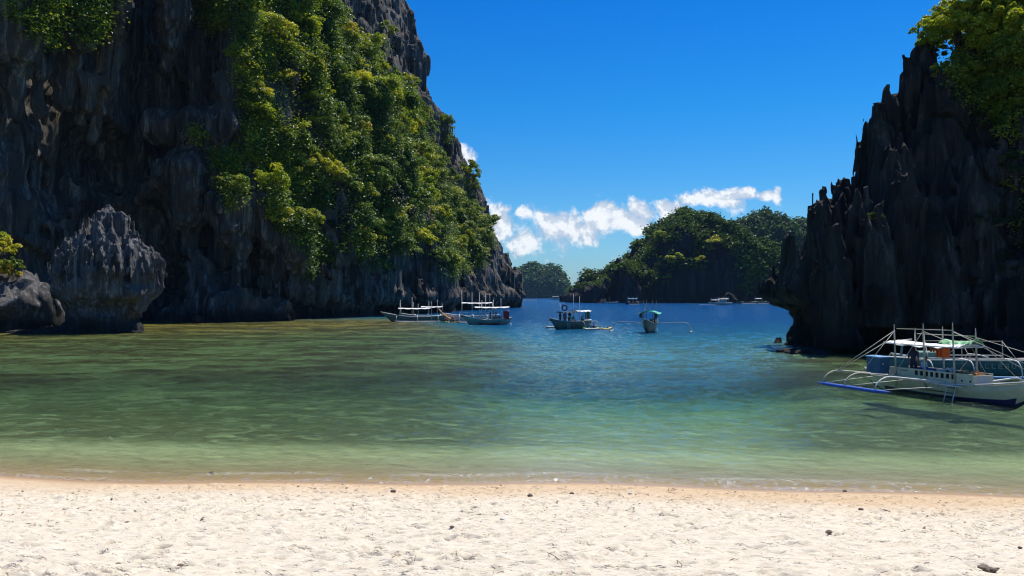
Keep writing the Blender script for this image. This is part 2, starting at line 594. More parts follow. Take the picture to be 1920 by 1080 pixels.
tr = t.new('ShaderNodeBsdfTransparent')
t.put(tr.inputs[0], cc.outputs[0])
df = t.new('ShaderNodeBsdfDiffuse')
spw = t.new('ShaderNodeSeparateXYZ')
t.put(spw.inputs[0], pos)
reef = t.noise(t.mapping(pos, (0.05, 0.11, 1), loc=(2, 5, 0)), 1.7, 8, 0.68, 0.7)
reef2 = t.noise(t.mapping(pos, (0.35, 0.6, 1)), 1.0, 6, 0.7, 0.4)
reefm = t.m('MULTIPLY_ADD', t.smooth(reef, 0.44, 0.53), 0.65, t.m('MULTIPLY', t.smooth(reef2, 0.46, 0.54), 0.5), clamp=True)
olive = t.smooth(t.m('SUBTRACT', spw.outputs[1], t.m('MULTIPLY', spw.outputs[0], 0.5)), 85, 135)
shal = t.mix(olive, (0.105, 0.175, 0.058), (0.22, 0.19, 0.04))
uw = t.m('DIVIDE', spw.outputs[0], t.m('MAXIMUM', spw.outputs[1], 1.0))
cenw = t.m('MULTIPLY', t.smooth(uw, -0.08, 0.10), t.smooth(uw, 0.42, 0.28))
shal = t.mix(cenw, shal, (0.07, 0.21, 0.20))
reefm = t.m('MULTIPLY', reefm, t.m('MULTIPLY_ADD', cenw, -0.4, 1.0))
shal = t.mix(reefm, shal, (0.046, 0.050, 0.014))
deep = t.ramp(t.m('MULTIPLY', dp, 0.125), [(0.0, (0.10, 0.17, 0.09)), (0.25, (0.03, 0.15, 0.15)), (0.5, (0.003, 0.085, 0.17)), (1.0, (0.0, 0.055, 0.18))])
t.put(df.inputs[0], t.mix(t.smooth(dp, 1.7, 3.2), shal, deep))
t.put(df.inputs['Normal'], nrm)
body = t.new('ShaderNodeMixShader')
t.put(body.inputs[0], t.m('MAXIMUM', t.m('SUBTRACT', 1.0, t.m('POWER', 2.718, t.m('MULTIPLY', dp, -0.10))), t.smooth(spw.outputs[1], 27, 56)))
t.l.new(tr.outputs[0], body.inputs[1])
t.l.new(df.outputs[0], body.inputs[2])
# thin broken foam where the ripples run out on the sand
sfx = t.new('ShaderNodeMixShader')
t.put(sfx.inputs[0], fr.outputs[0])
t.l.new(body.outputs[0], sfx.inputs[1])
t.l.new(gl.outputs[0], sfx.inputs[2])
foam = t.new('ShaderNodeBsdfDiffuse')
foam.inputs[0].default_value = (0.85, 0.85, 0.82, 1)
fz = t.noise(t.mapping(pos, (1, 2.5, 1)), 9, 6, 0.75)
fzl = t.noise(t.mapping(pos, (0.35, 0.35, 1)), 1.0, 3)
fm = t.m('MULTIPLY', t.m('MAXIMUM', t.smooth(dp, 0.03, 0.008), t.m('MULTIPLY', t.smooth(dp, 0.07, 0.09), t.smooth(dp, 0.12, 0.10))), t.smooth(fz, 0.50, 0.60))
fm = t.m('MULTIPLY', fm, t.smooth(fzl, 0.42, 0.55))
mx2 = t.new('ShaderNodeMixShader')
t.put(mx2.inputs[0], t.m('MULTIPLY', fm, 0.45))
t.l.new(sfx.outputs[0], mx2.inputs[1])
t.l.new(foam.outputs[0], mx2.inputs[2])
t.l.new(mx2.outputs[0], out.inputs[0])
# ------------------------------------------------------------------ sand, seabed and water
def shore_s(x, y):
    """metres outward of the waterline"""
    return y - (18.2 - 0.07 * x + 0.25 * np.sin(x * 0.31 + 1) + 0.12 * np.sin(x * 0.83))


def bed_z(x, y):
    s = shore_s(x, y)
    up = np.where(s < 0, -0.165 * s, 0)
    up = np.minimum(up, 2.6 + 0.02 * (-s - 15))
    sw = np.maximum(s, 0)
    dp = 0.62 * (1 - np.exp(-sw / 6.0)) + 0.011 * sw
    # the deep channel to the open sea
    u_ = x / np.maximum(y, 1)
    ch = sstep(u_, -0.16, 0.06) * sstep(y, 48, 105) * sstep(u_, 0.62, 0.40)
    dp = dp + ch * (1.5 + 7 * sstep(y, 80, 190)) + sstep(y, 150, 330) * 9
    mid = sstep(u_, -0.10, 0.05) * sstep(u_, 0.42, 0.30) * sstep(s, 8, 30)
    dp = dp + mid * 0.8
    return up - dp


def rings(r0, segs):
    r = [r0]
    for r1, k in segs:
        while r[-1] < r1:
            r.append(r[-1] * (1 + k))
    return np.array(r)


def polar(rr, th):
    nr, nt = len(rr), len(th)
    x = (rr[:, None] * np.sin(th)[None, :]).ravel()
    y = (rr[:, None] * np.cos(th)[None, :]).ravel()
    i = np.arange(nr - 1)[:, None] * nt + np.arange(nt - 1)[None, :]
    i = i.ravel()
    f = np.stack([i, i + nt, i + nt + 1, i + 1], 1)[:, ::-1]
    return x, y, f, nr, nt


th = np.radians(np.concatenate([np.arange(-80, -40, 1.2), np.arange(-40, 40, 0.24), np.arange(40, 80.1, 1.2)]))
rr = rings(2.0, [(5.5, 0.02), (23, 0.0036), (60, 0.012), (600, 0.03)])
x, y, f, nr, nt = polar(rr, th)
z = bed_z(x, y)
drymask = sstep(z, 0.09, 0.22)
z += drymask * (0.035 * fbm(x * 0.9, y * 1.1, x * 0 + 3, 11, 4) + 0.020 * fbm(x * 4, y * 5, x * 0, 15, 3))
# footprints and dents: stamped pits with soft raised rims
rs = np.random.RandomState(5)
X2 = x.reshape(nr, nt)
Y2 = y.reshape(nr, nt)
Z2 = z.reshape(nr, nt)
M2 = drymask.reshape(nr, nt)
for k in range(6500):
    t_ = rs.uniform(-0.68, 0.68)
    r_ = 5.5 + 13.5 * rs.rand() ** 0.8
    cx, cy = r_ * math.sin(t_) , r_ * math.cos(t_)
    a = rs.uniform(0.03, 0.115)
    b = a * rs.uniform(0.4, 0.8)
    an = rs.uniform(-0.7, 0.7)
    dpt = rs.uniform(0.015, 0.050) * (a / 0.1) * (1.0 if rs.rand() < 0.75 else 1.6) * (1.5 if r_ > 12 else 1.0)
    i0, i1 = np.searchsorted(rr, [r_ - 0.45, r_ + 0.45])
    w_ = 0.45 / r_
    j0, j1 = np.searchsorted(th, [t_ - w_, t_ + w_])
    sx = X2[i0:i1, j0:j1] - cx
    sy = Y2[i0:i1, j0:j1] - cy
    ca, sa = math.cos(an), math.sin(an)
    q = ((sx * ca + sy * sa) / a) ** 2 + ((-sx * sa + sy * ca) / b) ** 2
    prof = -np.exp(-q ** 1.4 * 0.9) + 0.42 * np.exp(-((np.sqrt(q) - 1.45) ** 2) * 5)
    Z2[i0:i1, j0:j1] += dpt * prof * M2[i0:i1, j0:j1]
z = Z2.ravel()
z += (1 - drymask) * np.where(shore_s(x, y) > 9, 0.10 * fbm(x * 0.5, y * 0.9, x * 0, 31, 4), 0)
beach = mesh_np('beach', np.stack([x, y, z], 1), f, M_SAND, smooth=True)
tag(beach, 'pale trodden sand beach sloping under the water as the seabed', 'beach', kind='structure')
SAND_Z = (rr, th, Z2)


def sand_height(px_, py_):
    r_ = math.hypot(px_, py_)
    t_ = math.atan2(px_, py_)
    i = min(max(int(np.searchsorted(rr, r_)), 1), nr - 1)
    j = min(max(int(np.searchsorted(th, t_)), 1), nt - 1)
    return float(Z2[i - 1:i + 1, j - 1:j + 1].max())


# water surface, real ripples
thw = np.radians(np.concatenate([np.arange(-80, -38, 1.2), np.arange(-38, 38, 0.17), np.arange(38, 80.1, 1.2)]))
rw = rings(13.0, [(45, 0.0045), (130, 0.006), (600, 0.012), (14000, 0.06)])
x, y, f, nrw, ntw = polar(rw, thw)
dpt = np.maximum(-bed_z(x, y), 0)
r_ = np.hypot(x, y)
fade = sstep(r_, 260, 60)
amp = sstep(dpt, 0.0, 0.5) * 0.9 + 0.1
wind = sstep(y, 60, 130)
def wv_(a, k, sd, rot):
    ca, sa = math.cos(rot), math.sin(rot)
    return a * (ridge((x * ca + y * sa) * k, (y * ca - x * sa) * k * 1.35, x * 0, sd) - .35)


z = amp * fade * (wv_(0.046, .42, 51, .2) + wv_(0.040, .85, 52, -.35) + wv_(0.026, 1.7, 53, .5) + wv_(0.014, 3.3, 55, -.1)) + wind * fade * wv_(0.05, .2, 54, .1)
lap = 0.02 * np.sin(x * 0.9 + 1.5 * np.sin(x * 0.23)) * sstep(dpt, 0.4, 0.0)
z = z + lap
keep = shore_s(x, y) > -2.5
fk = keep[f].all(1)
f = f[fk]
used = np.unique(f)
remap = np.full(len(x), -1)
remap[used] = np.arange(len(used))
water = mesh_np('sea', np.stack([x, y, z], 1)[used], remap[f], M_WATER, smooth=True,
                attrs={'depth': dpt[used], 'rough': wind[used]})
tag(water, 'clear green shallows turning deep blue towards the open sea', 'sea', kind='structure')


# ------------------------------------------------------------------ the great cliff on the left
CL = [(-150, 96), (-100, 100), (-84, 108), (-80, 118), (-74, 132), (-66, 142), (-58, 146), (-54, 143.5), (-51, 145), (-47, 152), (-39.5, 158), (-33, 168), (-27, 180), (-21, 205),
      (-14, 240), (-7, 275), (-1, 303), (2.0, 318), (0, 345), (-14, 400), (-70, 440), (-190, 440), (-190, 96)]
INS_Z = np.array([-5, 0, 4, 16.3, 26.8, 31, 41.6, 54.3, 60.6, 69, 79.5, 82.7, 90, 106, 122, 145, 160])
INS_V = np.array([0, 0, 0, 5.7, 10.5, 14, 16.7, 21.5, 26.8, 28.2, 31, 36, 40.5, 42, 50, 58, 64])


def capsule(x, y, z, a, b, ra, rb):
    ax, ay, az_ = a
    ex, ey, ez = b[0] - ax, b[1] - ay, b[2] - az_
    L = ex * ex + ey * ey + ez * ez
    tt = np.clip(((x - ax) * ex + (y - ay) * ey + (z - az_) * ez) / L, 0, 1)
    return np.sqrt((x - ax - ex * tt) ** 2 + (y - ay - ey * tt) ** 2 + (z - az_ - ez * tt) ** 2) - (ra + (rb - ra) * tt)


def smin(a, b, k):
    h_ = np.clip(0.5 + 0.5 * (b - a) / k, 0, 1)
    return b * (1 - h_) + a * h_ - k * h_ * (1 - h_)


# flowstone curtains and bulges on the shaded wall: (px, py, distance, radius m) chains read off the photograph
CURT = [
    [(222, -160, 128, 3.4), (222, 0, 129, 2.2), (218, 60, 130, 1.7), (203, 130, 131, 1.3), (190, 190, 132, 1.0), (168, 262, 132, .55)],
    [(20, -120, 112, 5.0), (25, 60, 113, 3.6), (20, 150, 114, 2.0), (28, 230, 115, .7)],
    [(120, -120, 122, 6.0), (125, 20, 123, 4.2), (150, 70, 124, 2.4)],
    [(118, 120, 126, 1.3), (110, 160, 126, 1.2), (108, 192, 126, .5)], [(140, 110, 126, 1.0), (128, 170, 126.5, .8), (125, 196, 127, .35)],
    [(70, 110, 120, 1.2), (72, 180, 121, .8), (78, 212, 121, .35)], [(92, 90, 121, .9), (90, 120, 121, .35)],
    [(158, 150, 128, 1.2), (160, 200, 128, .7), (150, 225, 129, .3)],
    [(330, -120, 142, 4.5), (318, 20, 142, 3.0), (312, 80, 142, 1.8), (310, 130, 143, .6)],
    [(300, 240, 144, 4.0), (380, 250, 143, 4.2), (420, 240, 141, 2.6)],
    [(300, 330, 142, 4.5), (360, 330, 140, 4.8), (350, 400, 140, 3.4)],
    [(415, 385, 138, 3.2), (425, 430, 138, 2.4), (412, 450, 138, 1.0)], [(458, 400, 140, 2.2), (452, 470, 140, 1.1), (444, 520, 140, .4)],
    [(490, 380, 142, 2.0), (495, 440, 142, 1.3), (482, 470, 142, .5)], [(545, 440, 145, 2.4), (550, 470, 145, 1.6), (560, 500, 146, .6)],
    [(350, 470, 141, 2.2), (372, 520, 139, 3.0), (392, 560, 139, 3.6)], [(330, 600, 138, 3.5), (420, 595, 138, 4.0), (520, 598, 143, 3.0)],
    [(438, 20, 146, 2.0), (436, 160, 145, 2.6), (432, 260, 144, 2.8), (425, 320, 143, 2.0)],
]
CAVES = [  # px, py, distance, rx, ry, rz
    (95, 145, 120, 5.0, 5, 5.0), (262, 60, 140, 5, 12, 26), (285, 190, 143, 6.5, 11, 15), (200, 300, 140, 7, 10, 8), (240, 450, 138, 9, 10, 12), (300, 520, 141, 9, 9, 7),
    (470, 500, 144, 5, 7, 6), (130, 330, 127, 6, 8, 8), (470, 560, 147, 8, 5, 4),
]


def cliff_base(x, y, z):
    d2 = poly_sdf(x[:, :, 0] + 0 * y[:, :, 0], y[:, :, 0] + 0 * x[:, :, 0], CL)[:, :, None]
    s = (0.10 + 0.90 * sstep(y, 148, 250)) * 1.0
    tipw = sstep(y, 200, 280)
    ins = np.interp(z.ravel(), INS_Z, INS_V)[None, None, :].astype(np.float32)
    d_ = d2 + ins * s + (1 - tipw) * 0.10 * np.maximum(z - 20, 0)
    # notch cut by the sea and the lip over it
    d_ = d_ + 3.0 * np.exp(-((z - 1.2) / 1.7) ** 2) - 1.0 * np.exp(-((z - 5.0) / 2.2) ** 2)
    return d_


def cliff_lo(x, y, z):
    k = 1 - 0.6 * sstep(-x / y, 0.355, 0.40)
    r = 4.0 * vnoise(x / 17, y / 17, z / 45, 60) + 2.0 * vnoise(x / 7, y / 7, z / 26, 61)
    r -= 2.6 * ridge(x / 10 + z / 80, y / 10, z / 60, 62) * sstep(z, 4, 14)
    r += 1.3 * vnoise(x / 5, y / 5, z / 5, 63)
    # slanting joints
    r += 1.6 * sstep(ridge(x / 16 + z / 30, y / 16, z / 22, 67), 0.80, 1.0)
    return r * k


def cliff_feat(x, y, z):
    """built as difference so that it can be added to the running field"""
    return 0


def cliff_hi(x, y, z):
    tip = sstep(y, 190, 260)
    k = 1 - 0.55 * sstep(-x / y, 0.355, 0.40)
    w = 0.5 * vnoise(x / 3, y / 3, z / 9, 59)
    r = -(1.2 + 0.6 * tip) * ridge(x / 2.6 + w, y / 2.6, z / 30, 64) - 0.85 * ridge(x / 1.15 + w, y / 1.15, z / 9, 65)
    r += 0.9 * sstep(ridge(x / 4.5, y / 4.5, z / 6.5, 68), 0.75, 1.0)
    return r * k + 0.5 * vnoise(x / 1.3, y / 1.3, z / 1.5, 66) + 0.9 * (1 - k) * ridge(x / 5, y / 5, z / 4, 69)


def build_cliff(lo, hi, vs):
    nx, ny, nz = [int((hi[i] - lo[i]) / vs) + 1 for i in range(3)]
    xs = (lo[0] + vs * np.arange(nx, dtype=np.float32))
    ys = (lo[1] + vs * np.arange(ny, dtype=np.float32))
    zs = (lo[2] + vs * np.arange(nz, dtype=np.float32))

    def base(x, y, z):
        return cliff_base(x, y, z)
    x = xs[:, None, None]
    y = ys[None, :, None]
    z = zs[None, None, :]
    d_ = np.array(np.broadcast_to(base(x, y, z), (nx, ny, nz)), dtype=np.float32, order="C")
    fl = d_.ravel()
    idx = np.flatnonzero(np.abs(fl) < 11)
    kx, ky, kz = xs[idx // (nz * ny)], ys[(idx // nz) % ny], zs[idx % nz]
    fl[idx] += cliff_lo(kx, ky, kz)
    # curtains and caves, each in its own box
    for ch in CURT:
        pts = [(*at(a_, D_, b_)[:], r_) for a_, b_, D_, r_ in ch]
        for p0, p1 in zip(pts[:-1], pts[1:]):
            pad = max(p0[3], p1[3]) + 2.5
            b0 = [min(p0[i], p1[i]) - pad for i in range(3)]
            b1 = [max(p0[i], p1[i]) + pad for i in range(3)]
            sl = tuple(slice(*np.searchsorted(g, [b0[i], b1[i]])) for i, g in enumerate((xs, ys, zs)))
            if min(s_.stop - s_.start for s_ in sl) < 2:
                continue
            X_, Y_, Z_ = xs[sl[0]][:, None, None], ys[sl[1]][None, :, None], zs[sl[2]][None, None, :]
            d_[sl] = smin(d_[sl], capsule(X_, Y_, Z_, p0[:3], p1[:3], p0[3], p1[3]), 1.2)
    for (a_, b_, D_, rx, ry, rz) in CAVES:
        c_ = at(a_, D_, b_)
        sl = tuple(slice(*np.searchsorted(g, [c_[i] - q * 1.4, c_[i] + q * 1.4])) for i, (g, q) in enumerate(((xs, rx), (ys, ry), (zs, rz))))
        if min(s_.stop - s_.start for s_ in sl) < 2:
            continue
        X_, Y_, Z_ = xs[sl[0]][:, None, None], ys[sl[1]][None, :, None], zs[sl[2]][None, None, :]
        q = np.sqrt(((X_ - c_[0]) / rx) ** 2 + ((Y_ - c_[1]) / ry) ** 2 + ((Z_ - c_[2]) / rz) ** 2)
        e_ = (1 - q) * min(rx, ry, rz)
        d_[sl] = -smin(-d_[sl], -e_, 1.5)
    # trees need the curtains again in front of caves
    for ch in CURT[:10]:
        pts = [(*at(a_, D_, b_)[:], r_) for a_, b_, D_, r_ in ch]
        for p0, p1 in zip(pts[:-1], pts[1:]):
            pad = max(p0[3], p1[3]) + 1.5
            b0 = [min(p0[i], p1[i]) - pad for i in range(3)]
            b1 = [max(p0[i], p1[i]) + pad for i in range(3)]
            sl = tuple(slice(*np.searchsorted(g, [b0[i], b1[i]])) for i, g in enumerate((xs, ys, zs)))
            if min(s_.stop - s_.start for s_ in sl) < 2:
                continue
            X_, Y_, Z_ = xs[sl[0]][:, None, None], ys[sl[1]][None, :, None], zs[sl[2]][None, None, :]
            d_[sl] = smin(d_[sl], capsule(X_, Y_, Z_, p0[:3], p1[:3], p0[3] * .85, p1[3] * .85), 0.6)
    fl = d_.ravel()
    idx = np.flatnonzero(np.abs(fl) < 3.0)
    kx, ky, kz = xs[idx // (nz * ny)], ys[(idx // nz) % ny], zs[idx % nz]
    fl[idx] += cliff_hi(kx, ky, kz)
    # jagged top
    H = (150 + 10 * vnoise(xs[:, None] / 15, ys[None, :] / 15, xs[:, None] * 0 + 5, 70))[:, :, None]
    d_ = np.maximum(fl.reshape(nx, ny, nz), (z - H) * 0.6)
    np.clip(d_, -4 * vs, 4 * vs, out=d_)
    g = openvdb.FloatGrid(4 * vs)
    g.copyFromArray(np.ascontiguousarray(d_))
    pts, quads = g.convertToQuads(0.0)
    pts = np.asarray(pts) * vs + np.asarray(lo)
    quads = np.asarray(quads).astype(np.int64)
    # drop the faces cut by the box
    c_ = pts[quads].mean(1)
    ok = (c_[:, 0] > lo[0] + vs * 1.5) & (c_[:, 1] < hi[1] - vs * 1.5) & (c_[:, 2] > lo[2] + vs) & (c_[:, 1] > lo[1] + vs * 1.5) & (c_[:, 2] < hi[2] - vs * 1.2)
    return pts, quads[ok]


va, fa = build_cliff((-125, 98, -2.5), (-8, 201.5, 100), 0.42)
vb, fb_ = build_cliff((-96, 198.5, -2.5), (6, 360, 162), 0.8)
cv = np.concatenate([va, vb])
cf = np.concatenate([fa, fb_ + len(va)])
left_cliff = mesh_np('cliff', cv, cf, M_ROCK, smooth=False)
tag(left_cliff, 'huge limestone cliff on the left, shaded wall with hanging curtains and green face', 'cliff', kind='structure')
LC_V = cv.astype(np.float32)
LC_N = normals_of(LC_V, cf)

# ------------------------------------------------------------------ jagged cliff on the right
SKY_PX = np.array([1400, 1418, 1426, 1433, 1445, 1458, 1470, 1482, 1500, 1512, 1520, 1528, 1540, 1552, 1562, 1570, 1580, 1592, 1600, 1608, 1612, 1618, 1628, 1645, 1662, 1672, 1686, 1700, 1706, 1728, 1735, 1745, 1770, 1800, 1850, 1920, 2050, 2300])
SKY_PY = np.array([680, 620, 560, 535, 520, 510, 500, 493, 487, 505, 460, 440, 406, 404, 442, 448, 426, 434, 430, 394, 364, 304, 296, 279, 279, 254, 252, 234, 164, 161, 138, 145, 135, 100, 40, -30, -110, -210])
RD = 66.0
RX = (SKY_PX - 960) / FPX * RD
RZ = EYE + (556 - SKY_PY) / FPX * RD
RC = [(26.6, 70.5), (26.2, 67), (26.6, 62.5), (26.8, 59.8), (28, 58.6), (31, 57.2), (36, 56.0), (43, 55.5), (56, 52), (110, 50), (110, 95), (40, 95), (29, 82), (25.5, 76)]
SPIRES = [(1545, 352, 66, 1.8), (1536, 372, 65, .8), (1575, 345, 67, 1.4), (1583, 360, 66.5, .7), (1596, 350, 67, 1.0), (1627, 230, 68, 1.0), (1672, 172, 68, 1.4), (1680, 182, 69, .8), (1706, 115, 68, 1.0), (1735, 78, 69, 1.3),
          (1645, 205, 67, 1.5), (1662, 206, 68, .8), (1640, 390, 60, 2.0), (1700, 330, 61, 2.4), (1560, 430, 60.5, 1.6), (1610, 360, 62, 1.5), (1750, 380, 59, 2.2), (1820, 300, 60, 2.4)]


def rc_base(x, y, z):
    d2 = poly_sdf(x[:, :, 0] + 0 * y[:, :, 0], y[:, :, 0] + 0 * x[:, :, 0], RC)[:, :, None]
    H = np.interp(x.ravel() - 0.9, RX, RZ)[:, None, None] - 3.6
    slope = 1.5 + 0 * y
    Hh = H - 2.2 * np.maximum(0, 65 - y) * (0.5 + 0.5 * sstep(x, 26, 34)) - 1.4 * np.maximum(0, y - 68)
    tt = (1 + 3.8 * np.exp(-((z - 2.3) / 1.5) ** 2) * sstep(x, 34, 27)) - 1
    lip = -2.3 * np.exp(-((z - 5.6) / 2.6) ** 2) * sstep(x, 32, 26)
    side = d2 + tt + lip + 0.9 * np.exp(-((z - .6) / .8) ** 2)
    side = side + 0.18 * np.maximum(z - 8, 0) * sstep(x, 26, 32)
    d_ = np.maximum(side, (z - Hh) * 0.30)
    return d_


def rc_lo(x, y, z):
    w = 0.45 * vnoise(x / 3, y / 3, z / 6, 79)
    r = 0.9 * vnoise(x / 4.5, y / 4.5, z / 14, 80) - 1.1 * ridge(x / 2.6 + w, y / 2.6, z / 26, 81)
    return r + 0.30 * vnoise(x / 1.8, y / 1.8, z / 2.2, 84) + 0.8 * sstep(ridge(x / 4, y / 4, z / 5.5, 86), 0.8, 1.0)


def rc_spires(d_, xs, ys, zs):
    for (a_, b_, D_, r_) in SPIRES:
        tp = at(a_, D_, b_)
        w_ = r_ * 1.7 + .6
        sl = tuple(slice(*np.searchsorted(g, q)) for g, q in ((xs, (tp[0] - w_, tp[0] + w_)), (ys, (tp[1] - w_, tp[1] + w_)), (zs, (tp[2] - 9.5, tp[2] + .6))))
        x, y, z = xs[sl[0]][:, None, None], ys[sl[1]][None, :, None], zs[sl[2]][None, None, :]
        q = np.sqrt((x - tp[0] - .05 * (tp[2] - z)) ** 2 + (y - tp[1]) ** 2) + 0.16 * vnoise(x * 2 + 0 * y + 0 * z, y * 2 + 0 * x + 0 * z, z * .9 + 0 * x + 0 * y, 99)
        t_ = np.maximum(tp[2] - z, 0)
        cone = np.maximum((q - (r_ * 0.95 * (1 - np.exp(-t_ / (r_ * 2.4)))) - 0.10), z - tp[2])
        d_[sl] = np.minimum(d_[sl], cone)


def rc_hi(x, y, z):
    w = 0.5 * vnoise(x / 1.5, y / 1.5, z / 3, 78)
    return -0.62 * ridge(x / 1.05 + w, y / 1.05, z / 9.0, 82) ** 3 + 0.16 * vnoise(x / .6, y / .6, z / .8, 83) - 0.26 * ridge(x / .5, y / .5, z / 2.6, 85)


rv, rf = voxel_mesh(rc_base, [(2.2, rc_lo), ('post', rc_spires), (1.0, rc_hi)], (20, 50, -1.6), (66, 84, 44), 0.21)
c_ = rv[rf].mean(1)
rf = rf[(c_[:, 0] < 65.5) & (c_[:, 1] < 83.5) & (c_[:, 2] < 43.6) & (c_[:, 2] > -1.3)]
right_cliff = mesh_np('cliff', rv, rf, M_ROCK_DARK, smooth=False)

tag(right_cliff, 'dark jagged karst cliff with knife-edged spires on the right', 'cliff', kind='structure')
RV = rv.astype(np.float32)
RN = normals_of(RV, rf)

# ------------------------------------------------------------------ mushroom rock and its neighbours
def mush(x, y, z):
    cx, cy = at(200, 97, z=0)[0], 97.0
    zz = [-2, 0, 1.5, 3.0, 4.2, 5.5, 7.5, 9, 10, 11.2, 12.2, 13.2, 14.2, 15.1, 15.6, 16.5]
    lf = [4.7, 4.6, 4.4, 4.6, 5.0, 5.5, 5.9, 5.6, 5.3, 4.5, 2.8, 1.9, 1.5, 1.1, .5, -1]
    rt = [3.9, 3.6, 3.6, 4.3, 5.3, 6.1, 6.5, 6.3, 5.7, 4.1, 3.3, 2.6, 2.7, 1.7, .5, -1]
    dpth = [3.8, 3.6, 3.4, 3.8, 4.6, 5.6, 5.8, 5.4, 5.0, 4.4, 3.4, 2.7, 2.2, 1.5, .5, -1]
    zr = z.ravel()
    L = np.interp(zr, zz, lf)[None, None, :]
    Rr = np.interp(zr, zz, rt)[None, None, :]
    Dp = np.interp(zr, zz, dpth)[None, None, :]
    dx, dy = x - cx, y - cy
    rx = np.where(dx < 0, L, Rr)
    q = np.sqrt((dx / np.maximum(rx, .1)) ** 2 + (dy / np.maximum(Dp, .1)) ** 2)
    return (q - 1) * np.minimum(np.maximum(rx, .1), np.maximum(Dp, .1)) * 0.8 + np.maximum(0, z - 15.7)


def mush_d(x, y, z):
    up = sstep(z + 0.8 * vnoise(x / 2, y / 2, x * 0, 90), 5.5, 8.0)
    r = up * (-1.3 * ridge(x / 1.1, y / 1.1, z / 6.5, 91) + 0.85) + (1 - up) * (0.8 * vnoise(x / 2.6, y / 2.6, z / 1.6, 92) - 0.5 * ridge(x / 2, y / 2, z / 3, 96))
    return r


def mush_f(x, y, z):
    up = sstep(z, 5.5, 8.0)
    return up * (-0.5 * ridge(x / .45, y / .45, z / 1.7, 93) + .12) + 0.13 * vnoise(x / .5, y / .5, z / .6, 94) - up * 0.28 * (ridge(x / .33, y / .33, z / .7, 97) - .3)


mv, mf = voxel_mesh(mush, [(2.2, mush_d), (0.9, mush_f)], (-61.5, 89.5, -1.2), (-42, 104.5, 17.5), 0.15)
mush_o = mesh_np('mushroom_rock', mv, mf, M_ROCK_GREY, smooth=False)
tag(mush_o, 'grey fluted limestone rock undercut like a mushroom, standing in the shallows', 'rock')


def blob_rock(name, c, r, seed, vs, label, mat=M_ROCK_GREY, rid=0.3, cat='rock', kind=None, group=None, flat=1.0):
    lo_ = [c[i] - r[i] * 1.5 - 1.5 * vs for i in range(3)]
    hi_ = [c[i] + r[i] * 1.5 + 1.5 * vs for i in range(3)]

    def b(x, y, z):
        return (np.sqrt(((x - c[0]) / r[0]) ** 2 + ((y - c[1]) / r[1]) ** 2 + ((z - c[2]) / r[2]) ** 2) - 1) * min(r)
    s_ = min(r)

    def dn(x, y, z):
        return 0.30 * s_ * vnoise(x / s_ / .8, y / s_ / .8, z / s_ / .9, seed) - rid * s_ * ridge(x / s_ * 1.6, y / s_ * 1.6, z / s_ * .7, seed + 1) + .08 * s_ * vnoise(x / s_ * 5, y / s_ * 5, z / s_ * 4, seed + 2)
    v_, f_ = voxel_mesh(b, [(1e9, dn)], lo_, hi_, vs)
    o = mesh_np(name, v_ - np.array(c), f_, mat, smooth=True)
    o.location = c
    tag(o, label, cat, group, kind)
    return o


blob_rock('boulder', (at(28, 100, z=0)[0], 100, 2.4), (5.6, 4.5, 4.2), 300, 0.2, 'large rough grey boulder with a bush on top, left of the mushroom rock')
lows = [(5, 102, 1.6, .9), (14, 98, 1.5, .9), (30, 97, 1.2, .8), (45, 101, .8, .9), (56, 98, 1.3, .6), (72, 101, .9, .7), (84, 98, 1.1, .6), (100, 96, .8, .5)]
for i, (px_, D_, r_, h_) in enumerate(lows):
    lab = 'pale broken rock in the row at the foot of the big grey boulder'
    blob_rock('shore_rock', (at(px_, D_, z=0)[0], D_, 0.25), (r_, r_ * .8, h_), 320 + 3 * i, 0.13, lab, group='broken rocks at the foot of the grey boulder')
# flat tidal ledges
blob_rock('rock_ledge', (at(70, 94, z=0)[0], 94.5, 0.05), (5.0, 1.6, .30), 360, 0.14, 'flat tan rock ledge at the foot of the mushroom rock', rid=.1)
blob_rock('rock_ledge', (at(255, 96, z=0)[0], 95, 0.05), (1.6, 1.0, .25), 364, 0.10, 'small pale ledge off the right foot of the mushroom rock', rid=.1)
blob_rock('rock_ledge', (at(1490, 62.5, z=0)[0], 60.5, 0.06), (1.9, 1.6, .32), 368, 0.10, 'flat sunlit ledge at the foot of the dark right cliff', mat=M_ROCK_GREY, rid=.1)
blob_rock('shore_rock', (at(376, 128, z=0)[0], 128, 0.2), (1.1, .8, .8), 372, 0.12, 'small dark rock poking out of the water right of the mushroom rock', mat=M_ROCK)
blob_rock('shore_rock', (at(1860, 54, z=0)[0], 54, 0.1), (2.6, 1.6, 1.1), 376, 0.14, 'low dark rock in the shallows behind the moored boats', mat=M_ROCK_DARK)

